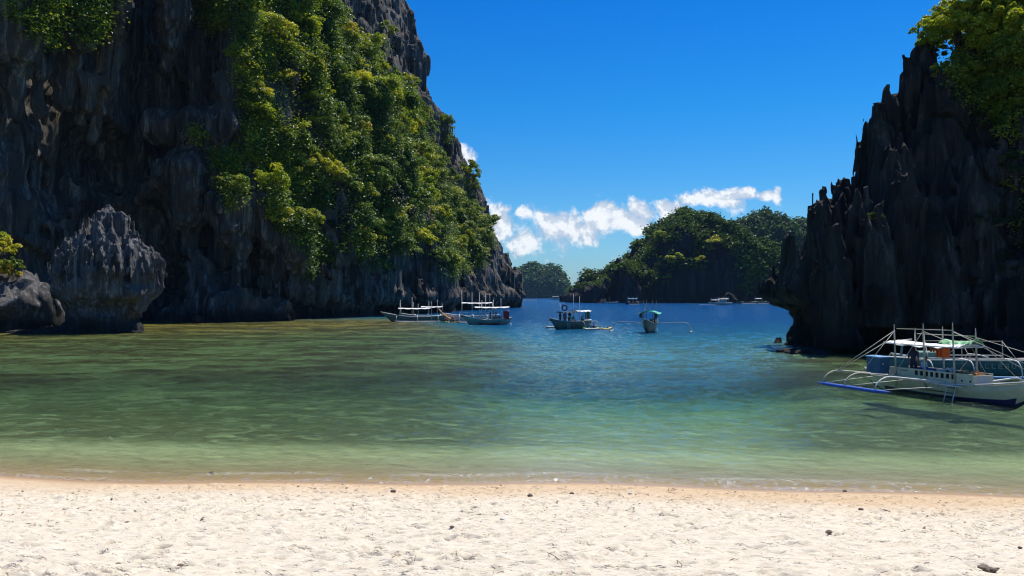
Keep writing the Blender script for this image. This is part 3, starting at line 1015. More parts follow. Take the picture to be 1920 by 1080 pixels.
# ------------------------------------------------------------------ islands
def island(name, D, sky_pts, depth, vs, label, seed, noise_s=1.0, front=0.5, mat=M_ROCK_FAR, steep=1.4):
    px = np.array([p[0] for p in sky_pts], float)
    py = np.array([p[1] for p in sky_pts], float)
    Xs = (px - 960) / FPX * D
    Zs = EYE + (556 - py) / FPX * D
    lo_ = (Xs[0] - 6 * vs, D - depth * 1.15, -2 * vs)
    hi_ = (Xs[-1] + 6 * vs, D + depth * 1.15, Zs.max() * 1.12 + 2 * vs)
    zmax = Zs.max()

    def b(x, y, z):
        H = np.interp(x.ravel(), Xs, Zs)[:, None, None]
        e = np.clip(1 - np.abs((y - D) / depth) ** (2.6 if front > .5 else 2.0), 0, 1) ** front
        Hh = H * e - (4 if nm == 'near' else 8 if nm == 'back' else 5)
        edge = np.maximum(Xs[0] - x, x - Xs[-1])
        return np.maximum((z - Hh) * (0.45 / steep), np.maximum(edge, np.abs(y - D) - depth) * 0.9)

    k = noise_s

    def dn(x, y, z):
        return k * (2.6 * vnoise(x / 20 / k, y / 20 / k, z / 26 / k, seed) - 2.2 * ridge(x / 12 / k, y / 12 / k, z / 34 / k, seed + 1) - 1.2 * ridge(x / 5 / k, y / 5 / k, z / 16 / k, seed + 2) + 0.8 * vnoise(x / 3 / k, y / 3 / k, z / 4 / k, seed + 3) + 1.3)
    v_, f_ = voxel_mesh(b, [(9 * k, dn)], lo_, hi_, vs)
    v_ = v_.astype(np.float32)
    return v_, f_, normals_of(v_, f_)


ISL = {}
spec = [
    ('near', 600, [(1066, 556), (1075, 545), (1085, 534), (1098, 528), (1112, 524), (1120, 524), (1128, 515), (1140, 498), (1152, 491), (1160, 490), (1170, 497), (1182, 486), (1196, 472), (1212, 462), (1222, 448), (1230, 432), (1240, 418), (1258, 409), (1275, 407),
                   (1310, 405), (1330, 407), (1348, 412), (1362, 424), (1372, 440), (1385, 455), (1398, 452), (1410, 462), (1425, 475), (1440, 495), (1452, 520), (1462, 545), (1475, 556)], 75, 1.3,
     'steep dark limestone island with green crown in the middle distance', 400, 1.0, 0.28),
    ('back', 1000, [(1300, 485), (1330, 460), (1350, 440), (1365, 425), (1380, 419), (1400, 416), (1425, 411), (1450, 411), (1470, 412), (1485, 417), (1500, 423), (1515, 424), (1535, 434), (1560, 440), (1620, 480), (1680, 540)], 150, 3.2,
     'long forested island ridge behind the steep middle island', 420, 1.6, 0.7),
    ('far', 2100, [(940, 540), (955, 520), (968, 512), (980, 509), (992, 500), (1002, 497), (1012, 501), (1018, 508), (1030, 503), (1040, 504), (1050, 516), (1055, 530), (1058, 545), (1060, 558)], 110, 4.2,
     'rounded forested island far out beyond the left cliff', 440, 2.2, 0.45),
]
for (nm, D_, pts_, dep, vs_, lab, sd_, ns, fr_) in spec:
    v_, f_, n_ = island(nm, D_, pts_, dep, vs_, lab, sd_, ns, fr_)
    o = mesh_np('island', v_, f_, M_ROCK_FAR, smooth=True)
    tag(o, lab, 'island', kind='structure')
    ISL[nm] = (v_, n_)
# pale sea-mountain on the horizon
xs_ = np.linspace(380, 900, 60)
hx = 6000
prof = 60 + 60 * np.exp(-((xs_ - 430) / 90) ** 2) + 12 * np.sin(xs_ / 23)
vv, ff = [], []
for j, (dy, k) in enumerate([(-500, 0), (-200, .7), (0, 1), (300, .6), (700, 0)]):
    for i in range(60):
        vv.append((xs_[i] - 30, hx + dy, k * prof[i] * (1 + .12 * math.sin(i * 1.7 + j)) - 1))
for j in range(4):
    for i in range(59):
        ff.append((j * 60 + i, j * 60 + i + 1, j * 60 + 60 + i + 1, j * 60 + 60 + i))
o = mesh_np('hills', vv, np.array(ff), M_LEAF_FAR, smooth=True)
tag(o, 'faint blue hills on the horizon between the islands', 'hills', kind='structure')
for (px_, D_, r_, h_, lab) in [(1290, 545, 13, 9, 'tan rubble slope at the foot of the middle island'), (1325, 540, 8, 5, 'low pale rocks right of the tan rubble slope'), (1368, 500, 4.5, 6, 'pointed grey rock behind the distant white cabin boat'), (1330, 560, 9, 12, 'grey outcrop leaning against the base of the middle island'),
                               (1148, 540, 6, 3, 'low pale rock at the left base of the middle island')]:
    blob_rock('sea_rock', (at(px_, D_, z=0)[0], D_, 0.5), (r_, r_ * .6, h_ * .8), int(px_), 0.7, lab, mat=M_ROCK_FAR, rid=.35)

haze_v = [(x_, y_, z_) for z_ in (-14, 175) for (x_, y_) in ((-3500, -60), (3500, -60), (3500, 7300), (-3500, 7300))]
M_HAZE, t, out = mat_new('sea haze')
vp = t.new('ShaderNodeVolumePrincipled')
vp.inputs['Color'].default_value = (0.35, 0.62, 1.0, 1)
vp.inputs['Density'].default_value = 0.00004
t.l.new(vp.outputs[0], out.inputs[1])
hz = mesh_np('haze', haze_v, [(0, 3, 2, 1), (4, 5, 6, 7), (0, 1, 5, 4), (1, 2, 6, 5), (2, 3, 7, 6), (3, 0, 4, 7)], M_HAZE)
tag(hz, 'thin blue sea haze filling the bay', 'haze', kind='stuff')
# ------------------------------------------------------------------ vegetation
def leaf_quads(c, n, size, rs, droop=0.0):
    """one folded diamond leaf spray per centre; c (k,3) centres, n (k,3) facing, size (k,)"""
    k = len(c)
    n = n / (np.linalg.norm(n, axis=1, keepdims=True) + 1e-6)
    r = rs.normal(size=(k, 3))
    t1 = np.cross(n, r)
    t1 /= (np.linalg.norm(t1, axis=1, keepdims=True) + 1e-6)
    t2 = np.cross(n, t1)
    s = size[:, None]
    asp = rs.uniform(0.45, 0.9, (k, 1))
    v = np.stack([c + t1 * s, c + t2 * s * asp + n * s * 0.15, c - t1 * s * 0.9 - n * s * 0.25, c - t2 * s * asp + n * s * 0.15], 1)
    f = np.arange(4 * k).reshape(k, 4)
    return v.reshape(-1, 3), f


def crown(rs, rad, hgt, nblob, nleaf, leaf, umbrella=0.5, bs=(.20, .42), flat=.6, up=.9):
    """leaf clumps spread through a crown volume. centre of the crown base at the origin, crown rises from z=0"""
    C, N, T = [], [], []
    per = nleaf // nblob
    for b in range(nblob):
        a = rs.uniform(0, 2 * math.pi)
        q = math.sqrt(rs.rand())
        zz = rs.rand()
        rr_ = rad * q * (1 - umbrella * 0.5 * zz ** 2) * rs.uniform(.8, 1.15)
        bc = np.array([rr_ * math.cos(a), rr_ * math.sin(a), hgt * (0.15 + 0.85 * zz * (1 - 0.55 * q * q))])
        br = rad * rs.uniform(*bs) * np.array([1, 1, flat])
        u_ = rs.normal(size=(per, 3))
        u_ /= np.linalg.norm(u_, axis=1, keepdims=True)
        u_[:, 2] = np.where(u_[:, 2] < -0.3, -u_[:, 2], u_[:, 2])
        rr2 = rs.rand(per, 1) ** 0.35
        C.append(bc + u_ * rr2 * br)
        N.append(u_ * 0.8 + np.array([0, 0, up]) + rs.normal(size=(per, 3)) * 0.45)
        T.append(np.clip(np.full(per, rs.uniform(0, 1)) + rs.normal(size=per) * 0.15, 0, 1))
    C = np.concatenate(C)
    N = np.concatenate(N)
    T = np.concatenate(T)
    v_, f_ = leaf_quads(C, N, leaf * rs.uniform(0.6, 1.3, len(C)), rs)
    return v_, f_, np.repeat(T, 4)


def tube_np(pts, rad, seg=6):
    pts = np.array(pts, float)
    n = len(pts)
    rad = np.broadcast_to(np.asarray(rad, float), (n,))
    V, F = [], []
    tan = np.gradient(pts, axis=0) if n > 1 else np.array([[0, 0, 1.]])
    ref = np.array([0, 0, 1.0]) if abs(tan[0][2]) < 0.9 * np.linalg.norm(tan[0]) else np.array([1.0, 0, 0])
    for i in range(n):
        t_ = tan[i] / (np.linalg.norm(tan[i]) + 1e-9)
        a = np.cross(t_, ref)
        a /= (np.linalg.norm(a) + 1e-9)
        b = np.cross(t_, a)
        for k in range(seg):
            an = 2 * math.pi * k / seg
            V.append(pts[i] + rad[i] * (math.cos(an) * a + math.sin(an) * b))
    for i in range(n - 1):
        for k in range(seg):
            k2 = (k + 1) % seg
            F.append((i * seg + k, i * seg + k2, (i + 1) * seg + k2, (i + 1) * seg + k))
    F.append(tuple(range(seg))[::-1])
    F.append(tuple((n - 1) * seg + k for k in range(seg)))
    return V, F


class MB:
    """collects shapes into one mesh"""
    def __init__(self):
        self.v, self.f, self.mi = [], [], []

    def add(self, v, f, mi=0):
        o = len(self.v)
        self.v += [tuple(p) for p in v]
        self.f += [tuple(i + o for i in q) for q in f]
        self.mi += [mi] * len(f)
        return self

    def tube(self, pts, r, seg=6, mi=0):
        return self.add(*tube_np(pts, r, seg), mi)

    def box(self, c, s, rz=0, mi=0, bev=0.0, rx=0, ry=0):
        x, y, z = [q / 2 for q in s]
        m = Matrix.Rotation(rz, 3, 'Z') @ Matrix.Rotation(ry, 3, 'Y') @ Matrix.Rotation(rx, 3, 'X')
        if bev <= 0:
            vs = [(-x, -y, -z), (x, -y, -z), (x, y, -z), (-x, y, -z), (-x, -y, z), (x, -y, z), (x, y, z), (-x, y, z)]
            fs = [(0, 3, 2, 1), (4, 5, 6, 7), (0, 1, 5, 4), (1, 2, 6, 5), (2, 3, 7, 6), (3, 0, 4, 7)]
        else:
            b = min(bev, x * .9, y * .9, z * .9)
            vs = []
            for zz, k in ((-z, b), (-z + b, 0), (z - b, 0), (z, b)):
                for (sx, sy) in ((-1, -1), (1, -1), (1, 1), (-1, 1)):
                    for q in ((0, 1), (1, 0)) if sx * sy > 0 else ((1, 0), (0, 1)):
                        vs.append((sx * (x - k - b * (1 - q[1])) if q[0] == 0 and False else sx * (x - (k if q[0] else k + 0)) if False else sx * (x - k - (b if q[0] else 0)), sy * (y - k - (b if q[1] else 0)), zz))
            fs = [tuple(range(8))[::-1], tuple(24 + i for i in range(8))]
            for r_ in range(3):
                for i in range(8):
                    j = (i + 1) % 8
                    fs.append((r_ * 8 + i, r_ * 8 + j, r_ * 8 + 8 + j, r_ * 8 + 8 + i))
        return self.add([tuple(m @ Vector(p) + Vector(c)) for p in vs], fs, mi)

    def build(self, name, mats, parent=None, smooth=False):
        mats = mats if isinstance(mats, (list, tuple)) else [mats]
        return mesh_np(name, self.v, self.f, None, smooth, parent, None, mats, self.mi)


def trunk_mesh(rs, h, r, lean=(0.3, 0), branches=4, rad=2.0):
    mb = MB()
    p = [(0, 0, -0.5)]
    for k in range(1, 6):
        t_ = k / 5
        p.append((lean[0] * t_ * h * .4 + rs.normal() * .06 * h * t_, lean[1] * t_ * h * .4 + rs.normal() * .06 * h * t_, h * t_))
    mb.tube(p, [r * (1.15 - 0.6 * k / 5) for k in range(6)], 6)
    for b in range(branches):
        a = 2 * math.pi * (b + rs.rand() * .6) / branches
        k = 3 + b % 2
        s0 = np.array(p[k])
        e = s0 + np.array([math.cos(a) * rad * .75, math.sin(a) * rad * .75, h * .35 + rs.rand() * h * .25])
        m_ = (s0 + e) / 2 + np.array([0, 0, h * .05])
        mb.tube([s0, m_, e], [r * .45, r * .3, r * .12], 5)
    return mb


rs = np.random.RandomState(21)
TREES = []      # prototypes: (root, crown_child, trunk_child)
kinds = [(2.2, 2.2, 22, 1300, .175, .5), (2.6, 2.0, 27, 1600, .18, .8), (1.7, 2.6, 18, 1050, .16, .2), (2.0, 1.7, 19, 1150, .17, .9), (2.9, 2.6, 32, 1900, .19, .6), (1.5, 1.7, 15, 850, .155, .4)]
proto_mesh = []
for i, (rad, hg, nb, nl, lf, um) in enumerate(kinds):
    v_, f_, T = crown(rs, rad, hg, nb, nl, lf, um)
    h_ = 1.0 + 0.3 * (i % 3)
    v_[:, 2] += h_ * 0.75
    oc = mesh_np('crown', v_, f_, M_LEAF, attrs={'tone': T})
    ot = trunk_mesh(rs, h_ * 1.3, 0.10, branches=4, rad=rad * .8).build('trunk', M_BARK)
    proto_mesh.append((oc.data, ot.data))
    bpy.data.objects.remove(oc)
    bpy.data.objects.remove(ot)
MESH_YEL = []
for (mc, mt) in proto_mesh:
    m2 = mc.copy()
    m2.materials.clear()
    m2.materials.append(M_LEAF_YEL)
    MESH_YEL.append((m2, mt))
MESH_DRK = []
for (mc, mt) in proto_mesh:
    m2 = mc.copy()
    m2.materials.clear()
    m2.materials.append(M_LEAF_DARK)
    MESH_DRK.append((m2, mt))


def plant_tree(name, p, s, mesh_pair, label, group, cat='tree', tilt=(0, 0), zs=1.0):
    r = empty(name, p, rs.uniform(0, 6.28), tilt[0], tilt[1])
    r.scale = (s, s, s * zs)
    tag(r, label, cat, group)
    for nm, me in (('crown', mesh_pair[0]), ('trunk', mesh_pair[1])):
        o = bpy.data.objects.new(nm, me)
        col.objects.link(o)
        o.parent = r
    return r


def in_poly(px, py, pts):
    return poly_sdf(px.astype(np.float32), py.astype(np.float32), pts)


# where the photographed cliff is green (photo pixels, read off once; plants stand on the rock that shows there)
GREEN = [(448, -400), (560, -400), (590, -60), (625, 20), (655, 90), (700, 130), (740, 150), (775, 185), (800, 215), (815, 300), (850, 350), (872, 380), (893, 430), (912, 450), (918, 470), (898, 505), (862, 512), (835, 530),
         (800, 500), (778, 475), (740, 480), (725, 505), (680, 500), (655, 470), (610, 475), (575, 460), (535, 452), (505, 405), (480, 370), (462, 330), (452, 230), (446, 120)]
BARE = [[(505, 95), (545, 110), (590, 180), (600, 270), (640, 330), (655, 420), (640, 480), (600, 440), (610, 350), (560, 260), (520, 240), (500, 180)],
        [(785, 400), (815, 380), (822, 440), (812, 540), (780, 540), (775, 440)], [(455, 300), (480, 300), (500, 370), (475, 380)]]
PATCH = [([(15, -60), (230, -60), (215, 40), (160, 95), (60, 80), (20, 30)], .55), ([(360, -60), (440, -60), (435, 40), (400, 65), (365, 30)], .9), ([(395, 285), (440, 280), (450, 350), (440, 400), (410, 340)], .75), ([(358, 240), (385, 240), (385, 268), (358, 266)], .8),
         ([(618, 30), (650, 70), (700, 130), (640, 110)], .5), ([(690, 60), (730, 90), (700, 130), (660, 100)], .35), ([(560, 455), (590, 455), (585, 520), (565, 520)], .6), ([(900, 420), (925, 425), (925, 470), (905, 470)], .9), ([(835, 235), (848, 250), (845, 272), (832, 265)], .9),
         ([(865, 330), (890, 350), (885, 380), (865, 350)], .6)]
px_, py_ = proj(LC_V)
toward = (LC_N * (np.array([0, 0, EYE]) - LC_V)).sum(1) > 0
sel = toward & (px_ > -300) & (px_ < 940) & (py_ > -420) & (LC_V[:, 2] > 5) & (LC_N[:, 2] > -0.35)
ids = np.flatnonzero(sel)
# depth order: nearest rock per 5 px cell only
cell = (np.floor(px_[ids] / 5).astype(np.int64) + 1000) * 10000 + np.floor(py_[ids] / 5).astype(np.int64) + 1000
dist = LC_V[ids, 1]
order = np.lexsort((dist, cell))
cs = cell[order]
first = np.r_[True, cs[1:] != cs[:-1]]
near_d = np.zeros(len(cs))
near_d[:] = np.repeat(dist[order][first], np.diff(np.r_[np.flatnonzero(first), len(cs)]))
vis = dist[order] < near_d + 3.0
ids = ids[order][vis]
X_, Y_ = px_[ids], py_[ids]
g = in_poly(X_, Y_, GREEN)
w = sstep(g, 8, -14)
for b_ in BARE:
    w *= 1 - 0.93 * sstep(in_poly(X_, Y_, b_), 8, -8)
w *= 0.35 + 0.65 * sstep(vnoise(X_ / 26, Y_ / 45, X_ * 0, 5), -0.55, -0.05)
for pl, k in PATCH:
    w = np.maximum(w, k * sstep(in_poly(X_, Y_, pl), 4, -6))
w *= np.clip(0.35 + LC_N[ids, 2] + 0.4, 0.15, 1)
# area per vertex is even on the voxel mesh, but coarser far away
pr = w * np.where(LC_V[ids, 1] > 200, 2.2, 1.0)
pr /= pr.sum()
rs = np.random.RandomState(77)
pick = rs.choice(ids, 4000, replace=False, p=pr)
placed = []
for i in pick:
    p = LC_V[i]
    if len(placed) >= 297:
        break
    if all((p[0] - q[0]) ** 2 + (p[1] - q[1]) ** 2 + (p[2] - q[2]) ** 2 > (3.6 + 1.3 * (p[1] > 200)) ** 2 for q, _ in placed):
        placed.append((p, i))
GRPS = {
    'yel': ('bright yellow-green tree clinging to the sunlit upper rib of the left cliff', 'yellow-green trees on the upper left cliff face'),
    'mid': ('leafy green tree growing from the middle of the steep left cliff face', 'green trees on the middle of the left cliff face'),
    'low': ('dark green tree overhanging the bare rock foot of the left cliff', 'dark green trees along the lower edge of the cliff greenery'),
    'tip': ('small green tree on the far receding end of the left cliff', 'small trees on the far end of the left cliff'),
    'shade': ('sparse green bush on the shaded wall of the left cliff', 'bushes on the shaded wall of the left cliff'),
}
for p, i in placed:
    qx, qy = px_[i], py_[i]
    s = rs.uniform(0.95, 1.8) * (1.0 + 0.35 * (p[1] > 200))
    yel = sstep(np.array(qx), 640, 500) * sstep(np.array(qy), 480, 200)
    if qx < 440 or (qx < 560 and qy > 520):
        key, s = 'shade', s * .7
    elif qx > 780 or p[1] > 215:
        key = 'tip'
    elif qy > 380:
        key = 'low'
    elif rs.rand() < 0.25 + 0.75 * yel:
        key = 'yel'
    else:
        key = 'mid'
    k = rs.randint(len(kinds))
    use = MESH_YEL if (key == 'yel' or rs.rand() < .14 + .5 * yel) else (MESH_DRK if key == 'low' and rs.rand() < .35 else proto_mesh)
    n_ = LC_N[i]
    base = p - n_ * 0.3
    tone = 'yellow-green' if use is MESH_YEL else 'dark green' if use is MESH_DRK else 'green'
    size = 'large' if s > 1.75 else 'small' if s < 1.2 else 'mid-sized'
    if key == 'shade':
        zone = 'on the shaded wall above the mushroom rock' if qx < 330 else 'on the shaded rib beside the hollow'
    elif key == 'tip':
        zone = 'on the skyline edge of the left cliff' if qx > 740 + .33 * (qy - 100) else ('low on the cliff end above the moored boats' if qy > 380 else 'halfway up the receding end of the left cliff' if qy > 200 else 'high on the receding end of the left cliff')
    elif key == 'low':
        zone = 'at the lower edge of the greenery right of the bare streak' if qx > 650 else 'at the lower edge of the greenery left of the bare streak'
    elif key == 'yel':
        zone = 'at the very top of the picture on the left cliff' if qy < 90 else 'on the sunny rib left of the bare rock streak' if qx < 580 else 'on the sunny slope right of the bare rock streak'
    else:
        zone = 'near the top of the left cliff face' if qy < 150 else 'in the middle of the green cliff face'
    plant_tree('cliff_tree', Vector(base), s, use[k], size + ' ' + tone + ' tree ' + zone, GRPS[key][1], tilt=(-n_[1] * .35, n_[0] * .35), zs=rs.uniform(.9, 1.5))


def leafmass(name, V, N, w, count, leaf, thick, mat, label, seed, up=0.8, clump=2.0):
    """low scrub covering rock: tufts of leaves, too many to count"""
    rs = np.random.RandomState(seed)
    p_ = w / w.sum()
    nt = count // 14
    pk = rs.choice(len(V), nt, p=p_)
    C0 = V[pk] + N[pk] * thick * rs.rand(nt, 1) + rs.normal(size=(nt, 3)) * thick * .3
    tone = rs.rand(nt)
    off = rs.normal(size=(nt, 14, 3)) * clump * leaf * np.array([1, 1, .7])
    C = (C0[:, None, :] + off).reshape(-1, 3)
    NN = np.repeat(N[pk], 14, 0) * 0.5 + np.array([0, 0, up]) + rs.normal(size=(nt * 14, 3)) * .5
    T = np.repeat(np.clip(tone, 0, 1), 14)
    v_, f_ = leaf_quads(C, NN, leaf * rs.uniform(.6, 1.3, len(C)), rs)
    o = mesh_np(name, v_, f_, mat, attrs={'tone': np.repeat(T, 4)})
    tag(o, label, 'vegetation', kind='stuff')
    return o


wl = w.copy()
leafmass('foliage', LC_V[ids], LC_N[ids], wl * np.where(LC_V[ids, 1] > 200, 2.2, 1.0) + 1e-9, 280000, .28, 1.3, M_LEAF, 'dense scrub and creepers covering the green face of the left cliff', 8, clump=3.0)
ysel = w * sstep(X_, 660, 480) * sstep(Y_, 520, 300)
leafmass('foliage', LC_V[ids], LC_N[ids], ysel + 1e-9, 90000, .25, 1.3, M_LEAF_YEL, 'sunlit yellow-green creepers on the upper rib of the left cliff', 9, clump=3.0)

# islands' forest
for nm, cnt, lf, thr, mt, lab in [('near', 80000, 1.2, 1, M_LEAF_FAR, 'forest crowning the middle island and hanging down its right flank'), ('back', 90000, 2.2, 0, M_LEAF_FAR, 'closed forest on the long ridge behind the middle island'), ('far', 26000, 4.2, 0, M_LEAF_FAR, 'forest covering the rounded far island')]:
    v_, n_ = ISL[nm]
    a, b = proj(v_)
    if nm == 'near':
        ww = sstep(n_[:, 2], 0.30, 0.80) * sstep(v_[:, 2], 6, 24) * sstep(vnoise(v_[:, 0] / 9, v_[:, 1] / 9, v_[:, 2] / 14, 3), -.5, .2)
        ww = np.maximum(ww, sstep(a + (b - 480) * -0.12, 1365, 1395) * sstep(b, 556, 540) * (0.3 + sstep(vnoise(v_[:, 0] / 7, v_[:, 1] / 7, v_[:, 2] / 10, 4), -.4, .3)) * .8)
        ww = np.maximum(ww, sstep(b, 440, 412) * sstep(a, 1215, 1240))
    else:
        ww = sstep(n_[:, 2], -0.4, 0.1) * sstep(v_[:, 2], 2, 9)
    fr = (n_[:, 1] < 0.25) & (a < 1560)
    v2, n2, w2 = v_[fr], n_[fr], ww[fr]
    leafmass('foliage', v2, n2, w2 + 1e-9, cnt, lf, lf * 1.6, mt, lab, 30 + int(lf), clump=1.3)
# a few pale green bushes on the middle island's cliff
rs = np.random.RandomState(4)
for (qx, qy, s) in [(1256, 502, 3.0), (1268, 497, 3.4), (1236, 448, 2.5), (1315, 500, 2.6), (1249, 528, 2.2), (1340, 462, 3)]:
    a, b = proj(ISL['near'][0])
    c_ = np.flatnonzero((abs(a - qx) < 4) & (abs(b - qy) < 4))
    if len(c_) == 0:
        continue
    i = c_[np.argmin(ISL['near'][0][c_, 1])]
    plant_tree('island_tree', Vector(ISL['near'][0][i]), s, MESH_YEL[rs.randint(6)], 'lone pale green tree on the bare cliff of the middle island', 'lone trees on the bare cliff of the middle island')

# right cliff: the big leafy tree crowning it, hanging bushes, single sunlit shrub
rs = np.random.RandomState(12)


def leafy(rad, hg, nb, nl, lf, um, th_, seed, mat):
    r2 = np.random.RandomState(seed)
    v_, f_, T = crown(r2, rad, hg, nb, nl, lf, um, (.08, .22), .95, .35)
    v_[:, 2] += th_ * .8
    oc = mesh_np('crown', v_, f_, mat, attrs={'tone': T})
    ot = trunk_mesh(r2, th_ * 1.3, .13, branches=6, rad=rad).build('trunk', M_BARK)
    r_ = (oc.data, ot.data)
    bpy.data.objects.remove(oc)
    bpy.data.objects.remove(ot)
    return r_


TOPS = [(1800, 95, 67, 3.0, 'round yellow-green tree at the left tip of the greenery on the right cliff', MESH_YEL, 3.2), ]
big = [leafy(3.0, 4.6, 130, 9500, .155, .1, 1.0, 51, M_LEAF_YEL), leafy(2.6, 4.0, 110, 7500, .15, .1, .9, 52, M_LEAF), leafy(1.5, 1.8, 20, 1900, .13, .1, .5, 53, M_LEAF), leafy(1.6, 2.0, 22, 2100, .13, .1, .4, 54, M_LEAF_DARK)]


def on_right(qx, qy):
    a, b = proj(RV)
    c_ = np.flatnonzero((abs(a - qx) < 9) & (abs(b - qy) < 9))
    return RV[c_[np.argmin(RV[c_, 1])]] if len(c_) else None


for (qx, qy, k, s, lab) in [
    (1785, 85, 0, .95, 'yellow-green tree with bright leaves at the left end of the right cliff top'),
    (1840, 50, 0, 1.15, 'tallest yellow-green tree crowning the right cliff'),
    (1905, 75, 0, 1.05, 'yellow-green tree at the picture edge on the right cliff top'),
    (1880, 10, 1, 1.2, 'leafy tree behind the tallest one on the right cliff'),
    (1760, 75, 2, .9, 'small dark bush on the leftmost green spire of the right cliff'),
    (1830, 150, 1, .8, 'mid green bush hanging below the yellow-green tree on the right cliff'),
    (1775, 120, 2, .9, 'small sprig of leaves beside the pointed spire on the right cliff'),
    (1890, 170, 1, .85, 'green bush hanging under the right cliff top at the picture edge'),
    (1950, 100, 1, 1.3, 'leafy tree just past the picture edge on the right cliff'),
    (1652, 398, 2, .42, 'single sunlit shrub on the dark face of the right cliff'),
    (1840, 215, 3, .8, 'shaded bush halfway down the green patch of the right cliff'),
    (1870, 390, 3, .9, 'dim bush in the shade low on the right cliff'),
    (1905, 300, 3, 1.0, 'shaded bush on the right cliff near the picture edge'),
    (1900, 480, 3, .9, 'dim bush low on the right cliff at the picture edge'),
    (1790, 165, 3, .7, 'dark bush under the small sprig on the right cliff'),
]:
    p = on_right(qx, qy)
    if p is None:
        D_ = 68
        p = np.array(at(qx, D_, qy))
    plant_tree('cliff_tree' if k < 2 else 'cliff_bush', Vector(p) + Vector((0, .4, -1.5 * s)), s, big[k], lab, 'trees and bushes on the right cliff', 'tree' if k < 2 else 'bush')
a, b = proj(RV)
fr = (RN[:, 1] < .3) & (RV[:, 2] > 3)
ww = sstep(in_poly(a, b, [(1745, 90), (1800, 60), (1990, -200), (2100, 200), (1990, 560), (1905, 560), (1890, 380), (1870, 250), (1800, 190), (1770, 150)]), 10, -25)
ww = ww * sstep(vnoise(RV[:, 0] / 2.5, RV[:, 1] / 2.5, RV[:, 2] / 2.5, 7), -.4, .4) * fr * (0.12 + 0.88 * sstep(b, 300, 190))
leafmass('foliage', RV, RN, ww + 1e-9, 42000, .15, .5, M_LEAF, 'creepers and hanging leaves on the upper right cliff', 61, clump=2.4)

# bush and grass on the grey boulder at the left
bsh = [leafy(2.6, 3.0, 60, 3200, .19, .1, .5, 71, M_LEAF_YEL), leafy(2.0, 2.2, 44, 2300, .18, .1, .5, 72, M_LEAF)]
for (qx, qy, s_, k, lab) in [(-10, 475, 1.0, 0, 'yellow-green bush on top of the large grey boulder'), (-45, 455, 1.1, 0, 'leafy bush at the picture edge behind the grey boulder'), (22, 500, .75, 1, 'small green bush on the right shoulder of the large grey boulder'), (0, 515, .8, 0, 'golden bush hanging low over the front of the grey boulder')]:
    plant_tree('boulder_bush', at(qx, 98 if qy > 490 else 101, qy) + Vector((0, 0, -.8)), s_, bsh[k], lab, None, 'bush')
# ------------------------------------------------------------------ boats, people, kayaks
def paint(n, c, **k):
    return simple(n, c, **k)


P_CREAM = paint('cream boat paint', (0.62, 0.60, 0.42), var=.15, scale=2)
P_WHITE = paint('white boat paint', (0.75, 0.74, 0.68), var=.15, scale=3)
P_POLE = paint('weathered bamboo pole', (0.52, 0.48, 0.37), var=.3, scale=5, rough=.6)
P_POLEW = paint('white painted pole', (0.72, 0.70, 0.64), var=.2, scale=5)
P_BLUE = paint('blue float paint', (0.03, 0.12, 0.55), var=.25, scale=3)
P_NAVY = paint('navy bottom paint', (0.012, 0.02, 0.09), var=.2)
P_BOX = paint('blue locker paint', (0.03, 0.11, 0.22), var=.25, scale=3)
P_LBLUE = paint('light blue paint', (0.12, 0.32, 0.55), var=.2)
P_TARP = paint('blue tarpaulin', (0.02, 0.05, 0.42), var=.3, scale=4, bump=.5)
P_CANV = paint('white canvas', (0.78, 0.76, 0.72), var=.12, scale=2, bump=.3)
P_GREEN = paint('green canvas', (0.02, 0.50, 0.28), var=.15, scale=2, bump=.3)
P_GTARP = paint('pale green net cloth', (0.22, 0.55, 0.25), var=.3, scale=3, bump=.6)
P_TEAL = paint('faded teal hull paint', (0.05, 0.16, 0.19), var=.35, scale=1.5)
P_GREY = paint('grey green hull paint', (0.10, 0.17, 0.14), var=.3, scale=1.5)
P_HULLG = paint('pale sea green hull paint', (0.20, 0.36, 0.30), var=.25, scale=1.2)
P_MOSS = paint('mossy green hull paint', (0.14, 0.17, 0.11), var=.4, scale=1.5)
P_OR = paint('orange life vest', (0.80, 0.13, 0.02), var=.25, scale=9, bump=.5)
P_OR2 = paint('faded orange vest', (0.80, 0.38, 0.14), var=.3, scale=9, bump=.5)
P_RED = paint('red paint', (0.42, 0.02, 0.02), var=.2)
P_PINK = paint('faded red lid', (0.75, 0.22, 0.20), var=.2)
P_WOOD = paint('worn varnished wood', (0.20, 0.12, 0.06), var=.35, scale=5)
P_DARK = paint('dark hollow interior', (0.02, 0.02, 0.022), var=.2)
P_ROPE = paint('pale rope', (0.50, 0.48, 0.40), var=.2)
P_YEL = paint('yellow plastic', (0.85, 0.50, 0.02), var=.12, rough=.35)
P_LIME = paint('lime plastic', (0.30, 0.60, 0.12), var=.12, rough=.35)
P_RUBBER = paint('black rubber', (0.02, 0.02, 0.022), var=.2, rough=.7)
P_SKIN = paint('tanned skin', (0.30, 0.15, 0.085), var=.1)
P_HAIR = paint('black hair', (0.012, 0.010, 0.009), var=.2)
CLOTH = {k: paint(k + ' cloth', c, var=.15, scale=8, bump=.4) for k, c in dict(navy=(.015, .02, .06), white=(.7, .7, .68), blue=(.05, .16, .5), red=(.5, .03, .03), black=(.015, .015, .018), yellow=(.85, .75, .08), pink=(.75, .2, .3), teal=(.05, .3, .32), paleblue=(.35, .55, .7)).items()}


